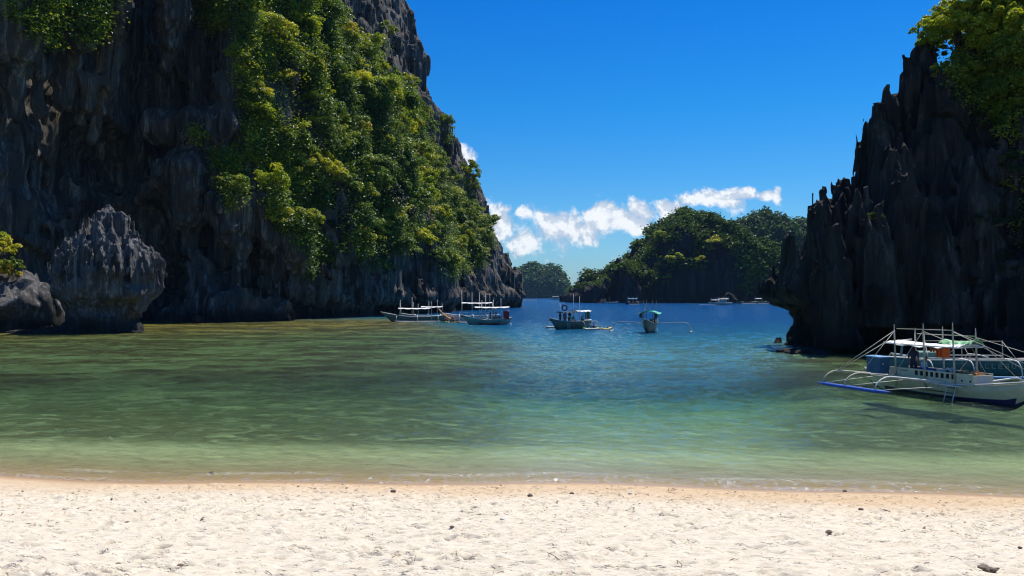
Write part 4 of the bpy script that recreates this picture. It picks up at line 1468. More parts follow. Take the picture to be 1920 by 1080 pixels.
def hull_mb(L, W, H, sheer=0.35, rake=0.5, mi=(0, 1, 2), water=0.0, n=22, draft=.28):
    """pointed both ends, V bottom; x forward. mats: side, bottom paint, inside"""
    mb = MB()
    rows = []
    for i in range(n + 1):
        u_ = -1 + 2 * i / n
        x = u_ * L / 2
        w = W / 2 * max(0.0, (1 - abs(u_) ** 2.6)) ** 0.8 + 0.015
        top = H + sheer * max(0, u_) ** 2.2 + sheer * .45 * max(0, -u_) ** 2
        kz = -draft + (draft + H * .75) * max(0, abs(u_) - .72) ** 1.6 / (.28 ** 1.6) * (1 if u_ > 0 else .7)
        xo = x + (rake * max(0, u_) ** 3 - rake * .4 * max(0, -u_) ** 3)
        wl = 0.10
        def lerp_z(z_):
            f_ = max(0, min(1, (z_ - kz) / (top - kz)))
            return f_
        prof = []
        for f_ in (0.0, .22, .45, .72, 1.0):
            z_ = kz + (top - kz) * f_
            ww = w * (f_ ** .62) * (0.94 + 0.06 * f_)
            xx = x + (xo - x) * f_
            prof.append((xx, ww, z_))
        rows.append(prof)
    m = 5
    vs, fs, mis = [], [], []
    for prof in rows:
        for sgn in (1, -1):
            for (a, b, c) in prof:
                vs.append((a, sgn * b, c))
        # inner walls
        for sgn in (1, -1):
            a, b, c = prof[4]
            vs.append((a, sgn * max(0.005, b - .05), c))
            vs.append((a * .985, sgn * max(0.003, b * .8 - .05), c - min(.35, (c - prof[0][2]) * .5)))
    S = 14
    for i in range(n):
        o, q = i * S, (i + 1) * S
        for k in range(4):
            zc = (vs[o + k][2] + vs[o + k + 1][2]) / 2
            mm = mi[1] if k == 0 or zc < 0.10 else mi[0]
            fs.append((o + k, q + k, q + k + 1, o + k + 1)[::-1]); mis.append(mm)
            fs.append((o + 5 + k, o + 5 + k + 1, q + 5 + k + 1, q + 5 + k)[::-1]); mis.append(mm)
        for (a, b) in ((4, 10), (10, 11)):
            fs.append((o + a, q + a, q + b, o + b)[::-1]); mis.append(mi[2] if a == 10 else mi[0])
        for (a, b) in ((9, 12), (12, 13)):
            fs.append((o + a, o + b, q + b, q + a)[::-1]); mis.append(mi[2] if a == 12 else mi[0])
        fs.append((o + 11, q + 11, q + 13, o + 13)[::-1]); mis.append(mi[2])
    mb.v, mb.f, mb.mi = vs, fs, mis
    return mb


def arc(p0, p1, rise, n=7):
    p0, p1 = Vector(p0), Vector(p1)
    return [p0.lerp(p1, i / n) + Vector((0, 0, rise * math.sin(math.pi * i / n))) for i in range(n + 1)]


def beam_pts(y0, z0, y1, z1, yf, zf, x, xf):
    """crossbeam: from over the hull out level, then bowed down to the float"""
    pts = [(x, y0, z0), (x, (y0 + y1) / 2, (z0 + z1) / 2 + .03), (xf, y1, z1)]
    for k in range(1, 6):
        t_ = k / 5
        pts.append((xf, y1 + (yf - y1) * math.sin(t_ * math.pi / 2), zf + (z1 - zf) * math.cos(t_ * math.pi / 2)))
    return pts


def canopy_mb(x0, x1, w, z, sag=.1, th=.03, tilt=0.0, crest=.12, nx=12, ny=6):
    mb = MB()
    V = []
    for lay in (0, 1):
        for i in range(nx + 1):
            for j in range(ny + 1):
                u_, v_ = i / nx, j / ny * 2 - 1
                zz = z + crest * (1 - v_ * v_) - sag * 4 * u_ * (1 - u_) * .3 + tilt * u_ + 0.035 * math.sin(i * 1.9 + j * 2.3) * (0.4 + abs(v_))
                V.append((x0 + (x1 - x0) * u_, v_ * w / 2, zz - lay * th))
    q = (nx + 1) * (ny + 1)
    F = []
    for i in range(nx):
        for j in range(ny):
            a = i * (ny + 1) + j
            F.append((a, a + ny + 1, a + ny + 2, a + 1))
            F.append((q + a, q + a + 1, q + a + ny + 2, q + a + ny + 1))
    rim = [(i, 0) for i in range(nx)] + [(nx, j) for j in range(ny)] + [(i, ny) for i in range(nx, 0, -1)] + [(0, j) for j in range(ny, 0, -1)]
    ids_ = [i * (ny + 1) + j for i, j in rim]
    for k in range(len(ids_)):
        a, b = ids_[k], ids_[(k + 1) % len(ids_)]
        F.append((a, a + q, b + q, b))
    return mb.add(V, F)


def float_mb(x0, x1, y, z, r, up=.25):
    pts = []
    n = 10
    for i in range(n + 1):
        u_ = i / n
        e = up * (max(0, u_ - .8) / .2) ** 2 + up * .6 * (max(0, .2 - u_) / .2) ** 2
        pts.append((x0 + (x1 - x0) * u_, y, z + e))
    return MB().tube(pts, [r * (.45 + .55 * min(1, 8 * min(i / n, 1 - i / n))) for i in range(n + 1)], 8)


def line(parent, a, b, r=.012, mat=None, name='rope', sag=0.0):
    pts = arc(a, b, -sag, 5) if sag else [a, b]
    return MB().tube(pts, r, 4).build(name, mat or P_ROPE, parent, True)


def ladder(parent, top, bot, w, axis, mat, rungmat, n=4, name='ladder'):
    top, bot, axis = Vector(top), Vector(bot), Vector(axis)
    lad = MB()
    for s_ in (-1, 1):
        lad.tube([top + axis * s_ * w / 2, bot + axis * s_ * w / 2], .022, 6)
    lo = lad.build(name, mat, parent, True)
    for k in range(n):
        c_ = top.lerp(bot, (k + .6) / (n + .1))
        MB().tube([c_ - axis * w / 2, c_ + axis * w / 2], .022, 6).build('rung', rungmat, lo, True)
    return lo


# ---- people: one skinned body each
BODY = {}


def body_mesh(pose):
    if pose in BODY:
        return BODY[pose]
    # joints for a 1.7 m adult standing; z up, facing +x
    if pose == 'stand':
        hip, knee, ank, toe = .88, (.02, .47), (0, .09), .16
        J = dict(pel=(0, 0, .92), sp=(0, 0, 1.10), ch=(.01, 0, 1.30), nk=(.01, 0, 1.44), hd=(.03, 0, 1.56), tp=(.03, 0, 1.67))
        legs = [[(0, s * .09, .86), (.03, s * .10, .48), (-.01, s * .11, .09), (.14, s * .12, .03)] for s in (1, -1)]
        arms = [[(0, s * .17, 1.38), (-.02, s * .22, 1.12), (.08, s * .20, .90), (.12, s * .19, .81)] for s in (1, -1)]
    elif pose == 'sit':
        J = dict(pel=(0, 0, .12), sp=(-.01, 0, .30), ch=(.02, 0, .50), nk=(.04, 0, .64), hd=(.08, 0, .76), tp=(.08, 0, .87))
        legs = [[(.06, s * .09, .10), (.46, s * .13, .14), (.48, s * .12, -.30), (.62, s * .13, -.36)] for s in (1, -1)]
        arms = [[(.02, s * .17, .58), (.04, s * .23, .34), (.26, s * .20, .24), (.34, s * .17, .22)] for s in (1, -1)]
    elif pose == 'paddle':
        J = dict(pel=(0, 0, .12), sp=(0, 0, .30), ch=(.04, 0, .49), nk=(.06, 0, .63), hd=(.10, 0, .75), tp=(.10, 0, .86))
        legs = [[(.06, s * .10, .10), (.42, s * .17, .26), (.78, s * .12, .08), (.84, s * .12, .20)] for s in (1, -1)]
        arms = [[(.04, s * .17, .57), (.20, s * .27, .40 + .06 * s), (.42, s * .28, .46 + .10 * s), (.50, s * .28, .48 + .12 * s)] for s in (1, -1)]
    elif pose == 'bend':
        J = dict(pel=(-.10, 0, .86), sp=(.05, 0, .98), ch=(.24, 0, 1.06), nk=(.36, 0, 1.12), hd=(.46, 0, 1.16), tp=(.55, 0, 1.20))
        legs = [[(-.08, s * .09, .82), (.06, s * .11, .46), (-.04, s * .12, .09), (.11, s * .12, .03)] for s in (1, -1)]
        arms = [[(.30, s * .17, 1.08), (.36, s * .22, .84), (.50, s * .16, .68), (.56, s * .14, .60)] for s in (1, -1)]
    else:  # lie
        J = dict(pel=(0, 0, .10), sp=(-.18, 0, .12), ch=(-.38, 0, .14), nk=(-.52, 0, .18), hd=(-.64, 0, .22), tp=(-.75, 0, .24))
        legs = [[(.06, s * .09, .10), (.46, s * .13, .30), (.80, s * .12, .08), (.86, s * .12, .18)] for s in (1, -1)]
        arms = [[(-.44, s * .17, .14), (-.20, s * .26, .10), (.02, s * .16, .18), (.09, s * .12, .20)] for s in (1, -1)]
    V, E, Rr = [], [], []

    def add(p, r, par=None):
        V.append(p)
        Rr.append(r)
        if par is not None:
            E.append((par, len(V) - 1))
        return len(V) - 1
    a = add(J['pel'], .135)
    b = add(J['sp'], .12, a)
    c = add(J['ch'], .145, b)
    n_ = add(J['nk'], .058, c)
    h1 = add(J['hd'], .095, n_)
    add(J['tp'], .075, h1)
    dv = Vector(J['hd']) - Vector(J['nk'])
    # nose
    add(tuple(Vector(J['hd']) + Vector((.10, 0, -.01) if pose != 'lie' else (-.02, 0, .10))), .018, h1)
    for L_ in legs:
        q = a
        for p, r in zip(L_, (.088, .062, .042, .036)):
            q = add(p, r, q)
    for A_ in arms:
        q = c
        for p, r in zip(A_, (.062, .042, .030, .030)):
            q = add(p, r, q)
        w_ = Vector(A_[3])
        dr = (Vector(A_[3]) - Vector(A_[2])).normalized()
        sd_ = dr.cross(Vector((0, 0, 1)))
        sd_ = sd_.normalized() if sd_.length > .1 else Vector((1, 0, 0))
        for kf, (o_, ln) in enumerate(((-.030, .065), (-.010, .080), (.010, .082), (.028, .070))):
            f1 = add(tuple(w_ + sd_ * o_ + dr * .035), .0095, q)
            add(tuple(w_ + sd_ * o_ * 1.15 + dr * (.03 + ln * .8) + Vector((0, 0, -.018))), .008, f1)
        t1 = add(tuple(w_ - sd_ * .045 - dr * .005), .011, q)
        add(tuple(w_ - sd_ * .062 + dr * .035), .009, t1)
    me = bpy.data.meshes.new('body')
    me.from_pydata(V, E, [])
    o = bpy.data.objects.new('body', me)
    col.objects.link(o)
    md = o.modifiers.new('s', 'SKIN')
    for i, r in enumerate(Rr):
        me.skin_vertices[0].data[i].radius = (r, r * (1.0 if i not in (1, 2) else .78))
        me.skin_vertices[0].data[i].use_root = (i == 0)
    # wide shoulders: y radius bigger
    o.modifiers.new('u', 'SUBSURF').levels = 1
    dg = bpy.context.evaluated_depsgraph_get()
    dg.update()
    nm = bpy.data.meshes.new_from_object(o.evaluated_get(dg))
    bpy.data.objects.remove(o)
    nm.polygons.foreach_set('use_smooth', [True] * len(nm.polygons))
    BODY[pose] = (nm, J, legs, arms)
    return BODY[pose]


def person(p, pose, rz, shirt, pants, label, hat=None, s=1.0, long=False):
    me0, J, legs, arms = body_mesh(pose)
    me = me0.copy()
    me.materials.clear()
    for m in (P_SKIN, CLOTH[shirt], CLOTH[pants], P_HAIR):
        me.materials.append(m)
    hd, nk, pel, ch = (Vector(J[k]) for k in ('hd', 'nk', 'pel', 'ch'))
    segs = []
    for L_ in legs:
        segs.append((pel, Vector(L_[0]), 2)); segs.append((Vector(L_[0]), Vector(L_[1]), 2)); segs.append((Vector(L_[1]), Vector(L_[2]), 2 if long else 0)); segs.append((Vector(L_[2]), Vector(L_[3]), 0))
    for A_ in arms:
        segs.append((ch, Vector(A_[0]), 1)); segs.append((Vector(A_[0]), Vector(A_[1]), 1)); segs.append((Vector(A_[1]), Vector(A_[3]), 0))
    segs += [(pel, (pel + ch) / 2 * .5 + pel * .5, 2), ((pel + ch) / 2, ch, 1), (ch, nk, 1), (nk, Vector(J['tp']), 0)]
    back = (hd - Vector(J['tp']))
    for pl in me.polygons:
        c_ = pl.center
        best, bi = 9, 0
        for a, b, mi in segs:
            ab = b - a
            t_ = max(0, min(1, (c_ - a).dot(ab) / max(ab.length_squared, 1e-6)))
            dd = (c_ - a - ab * t_).length
            if dd < best:
                best, bi = dd, mi
        if bi == 0 and (c_ - hd).length < .17:
            rel = c_ - hd
            if pose == 'lie':
                bi = 3 if rel.x < -.04 or rel.z < -.03 else 0
            else:
                bi = 3 if rel.z > .045 or rel.x < -.025 else 0
        pl.material_index = bi
    r_ = empty('person', p, rz)
    r_.scale = (s, s, s)
    tag(r_, label, 'person')
    bo = bpy.data.objects.new('body', me)
    col.objects.link(bo)
    bo.parent = r_
    if hat:
        mb = MB()
        c_ = Vector(J['tp']) + Vector((0, 0, -.01))
        rim, crn = [], []
        for k in range(12):
            an = 2 * math.pi * k / 12
            rim.append(c_ + Vector((math.cos(an) * .19, math.sin(an) * .17, -.03)))
        for k in range(12):
            an = 2 * math.pi * k / 12
            crn.append(c_ + Vector((math.cos(an) * .10, math.sin(an) * .09, -.005)))
        top_ = [c_ + Vector((math.cos(2 * math.pi * k / 12) * .08, math.sin(2 * math.pi * k / 12) * .07, .09)) for k in range(12)]
        vs = rim + crn + top_
        fs = [(k, (k + 1) % 12, 12 + (k + 1) % 12, 12 + k) for k in range(12)] + [(12 + k, 12 + (k + 1) % 12, 24 + (k + 1) % 12, 24 + k) for k in range(12)] + [tuple(range(24, 36))]
        mb.add(vs, fs).build('hat', CLOTH[hat], r_)
    return r_


def vest_mb(c, s=1.0, rz=0.0):
    """life vest: two front foam panels, back panel, collar"""
    mb = MB()
    M = Matrix.Rotation(rz, 3, 'Z')
    for dx in (-.12, .12):
        mb.box(M @ Vector((dx * s, .05, -.05 * s)) + Vector(c), (.19 * s, .07 * s, .42 * s), rz, bev=.02)
    mb.box(M @ Vector((0, -.06, -.03 * s)) + Vector(c), (.40 * s, .06 * s, .46 * s), rz, bev=.02)
    mb.tube([M @ Vector((math.cos(a) * .12 * s, math.sin(a) * .09 * s, .2 * s)) + Vector(c) for a in np.linspace(0, 2 * math.pi, 9)], .04 * s, 6)
    return mb


# ================= the cream boat moored on the right
A = empty('outrigger_boat', (19.5, 34.4, 0), math.atan2(-.936, .353))
tag(A, 'cream outrigger boat with white canopy and blue float moored nearest the beach', 'boat', 'outrigger boats moored in the bay')
hull_mb(8.2, 1.30, .58, sheer=.62, rake=.9, draft=.30).build('hull', [P_CREAM, P_NAVY, P_WOOD], A, True)
# gunwale strakes
for s_ in (-1, 1):
    pts = []
    for i in range(17):
        u_ = -1 + 2 * i / 16
        w_ = 1.35 / 2 * max(0, 1 - abs(u_) ** 2.6) ** .8 + .03
        pts.append((u_ * 4.1 + (.9 * max(0, u_) ** 3 - .36 * max(0, -u_) ** 3), s_ * w_, .63 + .62 * max(0, u_) ** 2.2 + .28 * max(0, -u_) ** 2))
    MB().tube(pts, .03, 5).build('gunwale', P_WHITE, A, True)
# high coaming with a row of square openings; starboard is -y
cab = MB()
x0, x1, zb, zt = -2.35, 1.95, .62, 1.16
for s_ in (-1, 1):
    y_ = s_ * .60
    cab.box(((x0 + x1) / 2, y_, zb + .13), (x1 - x0, .04, .26))
    cab.box(((x0 + x1) / 2, y_, zt - .03), (x1 - x0, .05, .07))
    nwin = 8
    for k in range(nwin + 1):
        xx = -1.0 + 2.15 * k / nwin
        cab.box((xx, y_, (zb + zt) / 2 + .10), (.09, .045, .27))
    cab.box(((x0 - 1.0) / 2, y_, (zb + zt) / 2 + .1), (-1.0 - x0, .042, .30))
    cab.box(((x1 + 1.15) / 2, y_, (zb + zt) / 2 + .1), (x1 - 1.15, .042, .30))
cab.box((x1, 0, .86), (.05, 1.2, .5))
cab.box((x0, 0, .80), (.05, 1.2, .4))
cab.build('cabin_side', P_CREAM, A)
ln = MB()  # added dark panels standing for the shade inside the openings
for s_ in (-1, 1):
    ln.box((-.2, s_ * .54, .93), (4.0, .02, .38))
ln.build('shade_panel', P_DARK, A)
for xx in (1.45, 1.85):
    MB().tube([(xx, -.618, .86), (xx, -.632, .86)], .045, 10).build('porthole', P_DARK, A)
dk = MB()
dk.box((2.5, 0, .66), (.9, .5, .03))
dk.build('foredeck', P_BLUE, A)
MB().box((0, 0, .50), (3.4, .92, .03)).build('deck', P_WOOD, A)
for xx in (-1.5, -.6, .4):
    MB().box((xx, 0, .72), (.28, 1.04, .04)).build('bench', P_BLUE, A)
# posts: starboard row of three, port row of three
post_xy = [(-1.95, -.66, 3.18), (-.35, -.66, 3.28), (1.15, -.66, 3.36), (-1.95, .62, 3.0), (-.45, .62, 3.12), (1.2, .62, 3.10)]
for (xx, yy, zz) in post_xy:
    lean = -.10 if yy < 0 else -.06
    MB().tube([(xx, yy, .25), (xx + lean * .5, yy, 1.9), (xx + lean, yy, zz - .35), (xx + lean, yy, zz)], [.045, .042, .036, .008], 7).build('post', P_POLE, A, True)
MB().tube([(-1.9, -.66, 2.98), (-.4, -.66, 3.0), (1.05, -.66, 3.02)], .016, 5).build('top_rail', P_POLE, A, True)
MB().tube([(-1.9, .62, 2.72), (1.12, .62, 2.74)], .016, 5).build('top_rail', P_POLE, A, True)
can = canopy_mb(-2.45, 1.35, 1.55, 2.30, sag=.25, crest=.10).build('canopy', P_CANV, A)
MB().tube([(-2.45, -.78, 2.27), (1.4, -.78, 2.27)], .028, 6).build('canopy_pole', P_POLEW, A, True)
MB().tube([(1.36, -.85, 2.26), (1.36, .85, 2.30)], .028, 6).build('canopy_pole', P_POLEW, A, True)
MB().tube([(-2.45, -.9, 2.32), (-2.45, .9, 2.42)], .024, 6).build('canopy_pole', P_POLEW, A, True)
# starboard outrigger carried clear of the water
FY, FZ = -3.65, .33
float_mb(-3.75, .45, FY, FZ, .085, up=.05).build('float', P_BLUE, A, True)
for (xh, xf, zh) in ((-2.0, -3.45, .66), (-1.6, -2.1, .62), (.55, -.35, .55)):
    MB().tube(beam_pts(.5, zh - .03, -2.75, .93, FY, FZ + .05, xh, xf), [.045, .05, .045, .042, .038, .034, .03, .028], 7).build('outrigger_beam', P_POLEW if xh > 0 else P_POLE, A, True)
MB().tube([(-3.1, -2.2, .86), (-.1, -2.3, .84)], .028, 6).build('outrigger_rail', P_POLE, A, True)
MB().tube([(-2.9, -.95, .70), (1.7, -.95, .62)], .035, 6).build('outrigger_rail', P_POLEW, A, True)
MB().tube([(-2.9, -1.3, .72), (.2, -1.35, .70)], .03, 6).build('outrigger_rail', P_POLE, A, True)
for a_, b_ in (((-3.4, -3.5, .40), (-2.2, -1.6, .75)), ((-2.05, -3.5, .38), (-.8, -1.5, .7)), ((-.3, -3.5, .38), (1.2, -.8, .6))):
    line(A, a_, b_, .017, P_POLEW, 'brace')
# port outrigger reaching past the bow side
float_mb(-2.9, 2.4, 3.5, .12, .085, up=.15).build('float', P_BLUE, A, True)
for xh in (-1.9, -.2, 1.5):
    MB().tube(beam_pts(-.5, .6, 2.6, .85, 3.5, .17, xh, xh), [.045, .05, .045, .042, .038, .034, .03, .028], 7).build('outrigger_beam', P_POLEW, A, True)
# rigging
for a_, b_ in (((-2.0, -.66, 2.9), (-3.45, -2.75, .98)), ((-2.45, -.80, 2.30), (-3.4, -2.72, .96)), ((-2.0, -.66, 2.9), (-2.05, -2.72, .95)), ((-.4, -.66, 3.0), (-1.9, -.95, .72)), ((-.4, -.66, 2.9), (-1.2, .3, 2.45)),
               ((-.4, -.66, 2.9), (.2, .3, 2.42)), ((1.05, -.66, 3.0), (1.9, 3.3, 1.0)), ((1.05, -.66, 2.95), (3.2, 2.0, 1.3)), ((1.1, .62, 2.75), (1.5, 2.65, .9)), ((1.1, .62, 2.7), (4.6, .6, 1.9)), ((1.05, -.66, 2.95), (1.1, .62, 2.6)), ((.9, .62, 2.3), (1.6, .6, 1.2)), ((1.3, .62, 2.3), (.4, .6, 1.2))):
    line(A, a_, b_, .013)
ladder(A, (1.05, -.72, .66), (1.30, -1.35, -.25), .42, (1, 0, 0), P_POLEW, P_TEAL, 4)
for s_ in (-1,):
    MB().tube([(.30, -.64, .7), (.32, -.67, .45)], .03, 6).build('fender', P_OR2, A)
# thin hand-painted name on the coaming
nm = MB()
for k in range(5):
    nm.box((-1.75 + .10 * k, -.624, 1.04), (.07, .006, .05 if k % 2 else .035))
nm.build('lettering', P_NAVY, A)


def on_A(x, y, z):
    a = math.atan2(-.936, .353)
    return Vector((19.5 + math.cos(a) * x - math.sin(a) * y, 34.4 + math.sin(a) * x + math.cos(a) * y, z))


AZ = math.atan2(-.936, .353)
lk = empty('locker', on_A(-2.7, -1.0, .74), AZ)
tag(lk, 'dark blue wooden locker box standing on the stern poles of the cream boat', 'box')
MB().box((0, 0, .42), (.80, .62, .84), bev=.012).build('body', P_BOX, lk)
MB().box((0, 0, .87), (.88, .70, .06), ry=.03, bev=.012).build('lid', P_LBLUE, lk)
MB().box((.41, -.1, .55), (.02, .08, .06)).build('latch', P_WHITE, lk)
MB().tube([(-.43, .1, .5), (-.47, .1, .5), (-.47, .1, .4)], .02, 5).build('handle', P_WHITE, lk)
ol = MB().box((0, 0, 0), (1.0, .10, .03), rz=0, ry=.35, bev=.01).build('paddle', P_LBLUE)
ol.location = on_A(-1.9, -.35, 2.0)
ol.rotation_euler = (0, .3, AZ + 2.4)
tag(ol, 'light blue board jutting out above the locker under the canopy', 'board')
for k, (xx, yy, zz, m_, r_) in enumerate(((-.25, .15, 2.02, P_OR, .4), (-.05, .2, 1.97, P_OR, .1), (-.62, .1, 2.12, P_OR, .9))):
    o = vest_mb((0, 0, 0), 1.0 if k != 2 else .7, r_).build('life_vest', m_, None, False)
    o.location = on_A(xx, yy, zz)
    tag(o, ['bright orange life vest hanging under the canopy behind the middle post', 'orange life vest hanging just right of the middle post', 'small orange life vest bunched under the canopy left of the middle post'][k], 'life vest', 'life vests hanging under the white canopy')
tp = canopy_mb(-.9, .9, 1.0, 0, sag=.6, th=.05, crest=.25, nx=14, ny=8).build('tarpaulin', P_TARP)
tp.location = on_A(-.15, 0, .98)
tp.rotation_euler = (0, .05, AZ)
tag(tp, 'crumpled dark blue tarpaulin heaped amidships in the cream boat', 'tarpaulin')
gt = canopy_mb(-.8, .8, .8, 0, sag=.3, th=.03, crest=.16, nx=12, ny=6).build('cloth', P_GTARP)
gt.location = on_A(.55, .45, 2.42)
gt.rotation_euler = (0, -.03, AZ)
tag(gt, 'pale green cloth lying on the front of the white canopy', 'cloth')
vp_ = MB()
o = empty('life_vest', on_A(1.35, 0, 1.12), AZ)
tag(o, 'pile of faded orange life vests on the foredeck of the cream boat', 'life vests', kind='stuff')
mb_ = MB()
r5 = np.random.RandomState(9)
for k in range(5):
    v2 = vest_mb((0, 0, 0), .8, r5.uniform(0, 3))
    M_ = Matrix.Rotation(r5.uniform(1.2, 1.9), 3, 'X')
    mb_.add([tuple(M_ @ Vector(q) + Vector((-.35 + .18 * k, r5.uniform(-.25, .15), .05 + .05 * (k % 2)))) for q in v2.v], v2.f)
bpy.data.objects.remove(o)
pile = mb_.build('life_vests', P_OR2)
pile.location = on_A(1.4, 0, 1.0)
pile.rotation_euler = (0, 0, AZ)
tag(pile, 'pile of faded orange life vests near the bow of the cream boat', 'life vests', kind='stuff')
cool = empty('cooler_box', on_A(.15, -.25, .95), AZ)
tag(cool, 'small white cooler box beside the blue tarpaulin', 'cooler')
MB().box((0, 0, .12), (.34, .24, .24), bev=.02).build('body', P_WHITE, cool)
MB().box((0, 0, .26), (.36, .26, .05), bev=.015).build('lid', P_WHITE, cool)
person(on_A(-1.6, .05, .50), 'stand', AZ + 1.9, 'navy', 'navy', 'person in dark clothes standing in the stern of the cream boat', long=True)
person(on_A(-1.0, .0, .85), 'sit', AZ + .3, 'paleblue', 'black', 'person in a pale blue top sitting under the canopy of the cream boat')
person(on_A(.75, .05, .98), 'lie', AZ + math.pi, 'paleblue', 'white', 'person in white and pale blue lying behind the orange vests')

# ================= teal boat behind it, broadside, name painted on the bow
DB = 43.5
B = empty('outrigger_boat', (27.2, DB + .3, 0), R(-6))
tag(B, 'faded teal outrigger boat with painted letters, moored broadside behind the cream boat', 'boat', 'outrigger boats moored in the bay')
hull_mb(10.5, 1.1, .82, sheer=.35, rake=.6, draft=.25).build('hull', [P_TEAL, P_GREY, P_WOOD], B, True)
for s_ in (-1, 1):
    pts = [(u_ * 5.25 + (.6 * max(0, u_) ** 3 - .24 * max(0, -u_) ** 3), s_ * (.55 * max(0, 1 - abs(u_) ** 2.6) ** .8 + .03), .84 + .35 * max(0, u_) ** 2.2 + .16 * max(0, -u_) ** 2) for u_ in np.linspace(-1, 1, 17)]
    MB().tube(pts, .035, 5).build('gunwale', P_POLEW, B, True)
# letters painted on the side, built as thin strokes
LET = {'I': [((.5, 0), (.5, 1))], 'L': [((0, 1), (0, 0)), ((0, 0), (.8, 0))], 'E': [((0, 0), (0, 1)), ((0, 1), (.8, 1)), ((0, .5), (.65, .5)), ((0, 0), (.8, 0))],
       'B': [((0, 0), (0, 1)), ((0, 1), (.6, 1)), ((.6, 1), (.7, .75)), ((.7, .75), (.6, .5)), ((0, .5), (.6, .5)), ((.6, .5), (.8, .25)), ((.8, .25), (.6, 0)), ((0, 0), (.6, 0))],
       'U': [((0, 1), (0, .2)), ((0, .2), (.2, 0)), ((.2, 0), (.6, 0)), ((.6, 0), (.8, .2)), ((.8, .2), (.8, 1))], 'O': [((0, .2), (0, .8)), ((0, .8), (.2, 1)), ((.2, 1), (.6, 1)), ((.6, 1), (.8, .8)), ((.8, .8), (.8, .2)), ((.8, .2), (.6, 0)), ((.6, 0), (.2, 0)), ((.2, 0), (0, .2))],
       'N': [((0, 0), (0, 1)), ((0, 1), (.8, 0)), ((.8, 0), (.8, 1))]}
for k, ch_ in enumerate('ILLEBUON'):
    lt = MB()
    for (p, q) in LET[ch_]:
        a_ = Vector((-.55 + .36 * k + p[0] * .24, -.562, .42 + p[1] * .24))
        b_ = Vector((-.55 + .36 * k + q[0] * .24, -.562, .42 + q[1] * .24))
        c_ = (a_ + b_) / 2
        lt.box(c_, ((b_ - a_).length + .04, .012, .05), ry=-math.atan2(b_.z - a_.z, b_.x - a_.x))
    lt.build('letter', P_HULLG, B)
float_mb(-4.4, 1.3, -3.2, .14, .075, up=.06).build('float', P_LBLUE, B, True)
float_mb(-4.4, 2.0, 3.2, .14, .075, up=.06).build('float', P_POLEW, B, True)
for xh in (-4.0, -1.9, .5):
    MB().tube(beam_pts(-.5, .95, -2.6, 1.0, -3.2, .18, xh, xh - .1), [.04, .045, .04, .038, .034, .03, .028, .028], 7).build('outrigger_beam', P_POLEW, B, True)
    MB().tube(beam_pts(.5, .95, 2.6, 1.0, 3.2, .18, xh, xh - .1), [.04, .045, .04, .038, .034, .03, .028, .028], 7).build('outrigger_beam', P_POLEW, B, True)
for yy in (-2.4, -1.2, 1.2):
    MB().tube([(-4.6, yy, 1.0), (1.6, yy, 1.02)], .032, 6).build('outrigger_rail', P_POLEW, B, True)
for xx in (-3.4, -1.4, .8):
    MB().tube([(xx, -.5, .6), (xx - .05, -.5, 2.0)], [.035, .02], 6).build('post', P_POLE, B, True)
for a_, b_ in (((-3.45, -.5, 1.95), (-1.45, -.5, 1.95)), ((-1.45, -.5, 1.95), (.75, -.5, 1.95)), ((-3.45, -.5, 1.95), (-4.1, -2.6, 1.0)), ((-1.45, -.5, 1.95), (-1.9, -2.6, 1.0)), ((.75, -.5, 1.95), (.5, -2.6, 1.0)), ((-3.45, -.5, 1.9), (-2.6, -.5, .95)), ((-1.45, -.5, 1.9), (-2.4, -.5, .95))):
    line(B, a_, b_, .015, P_POLE)
MB().box((-3.0, 0, 1.15), (1.6, .8, .35), bev=.06).build('covered_cargo', P_HULLG, B)


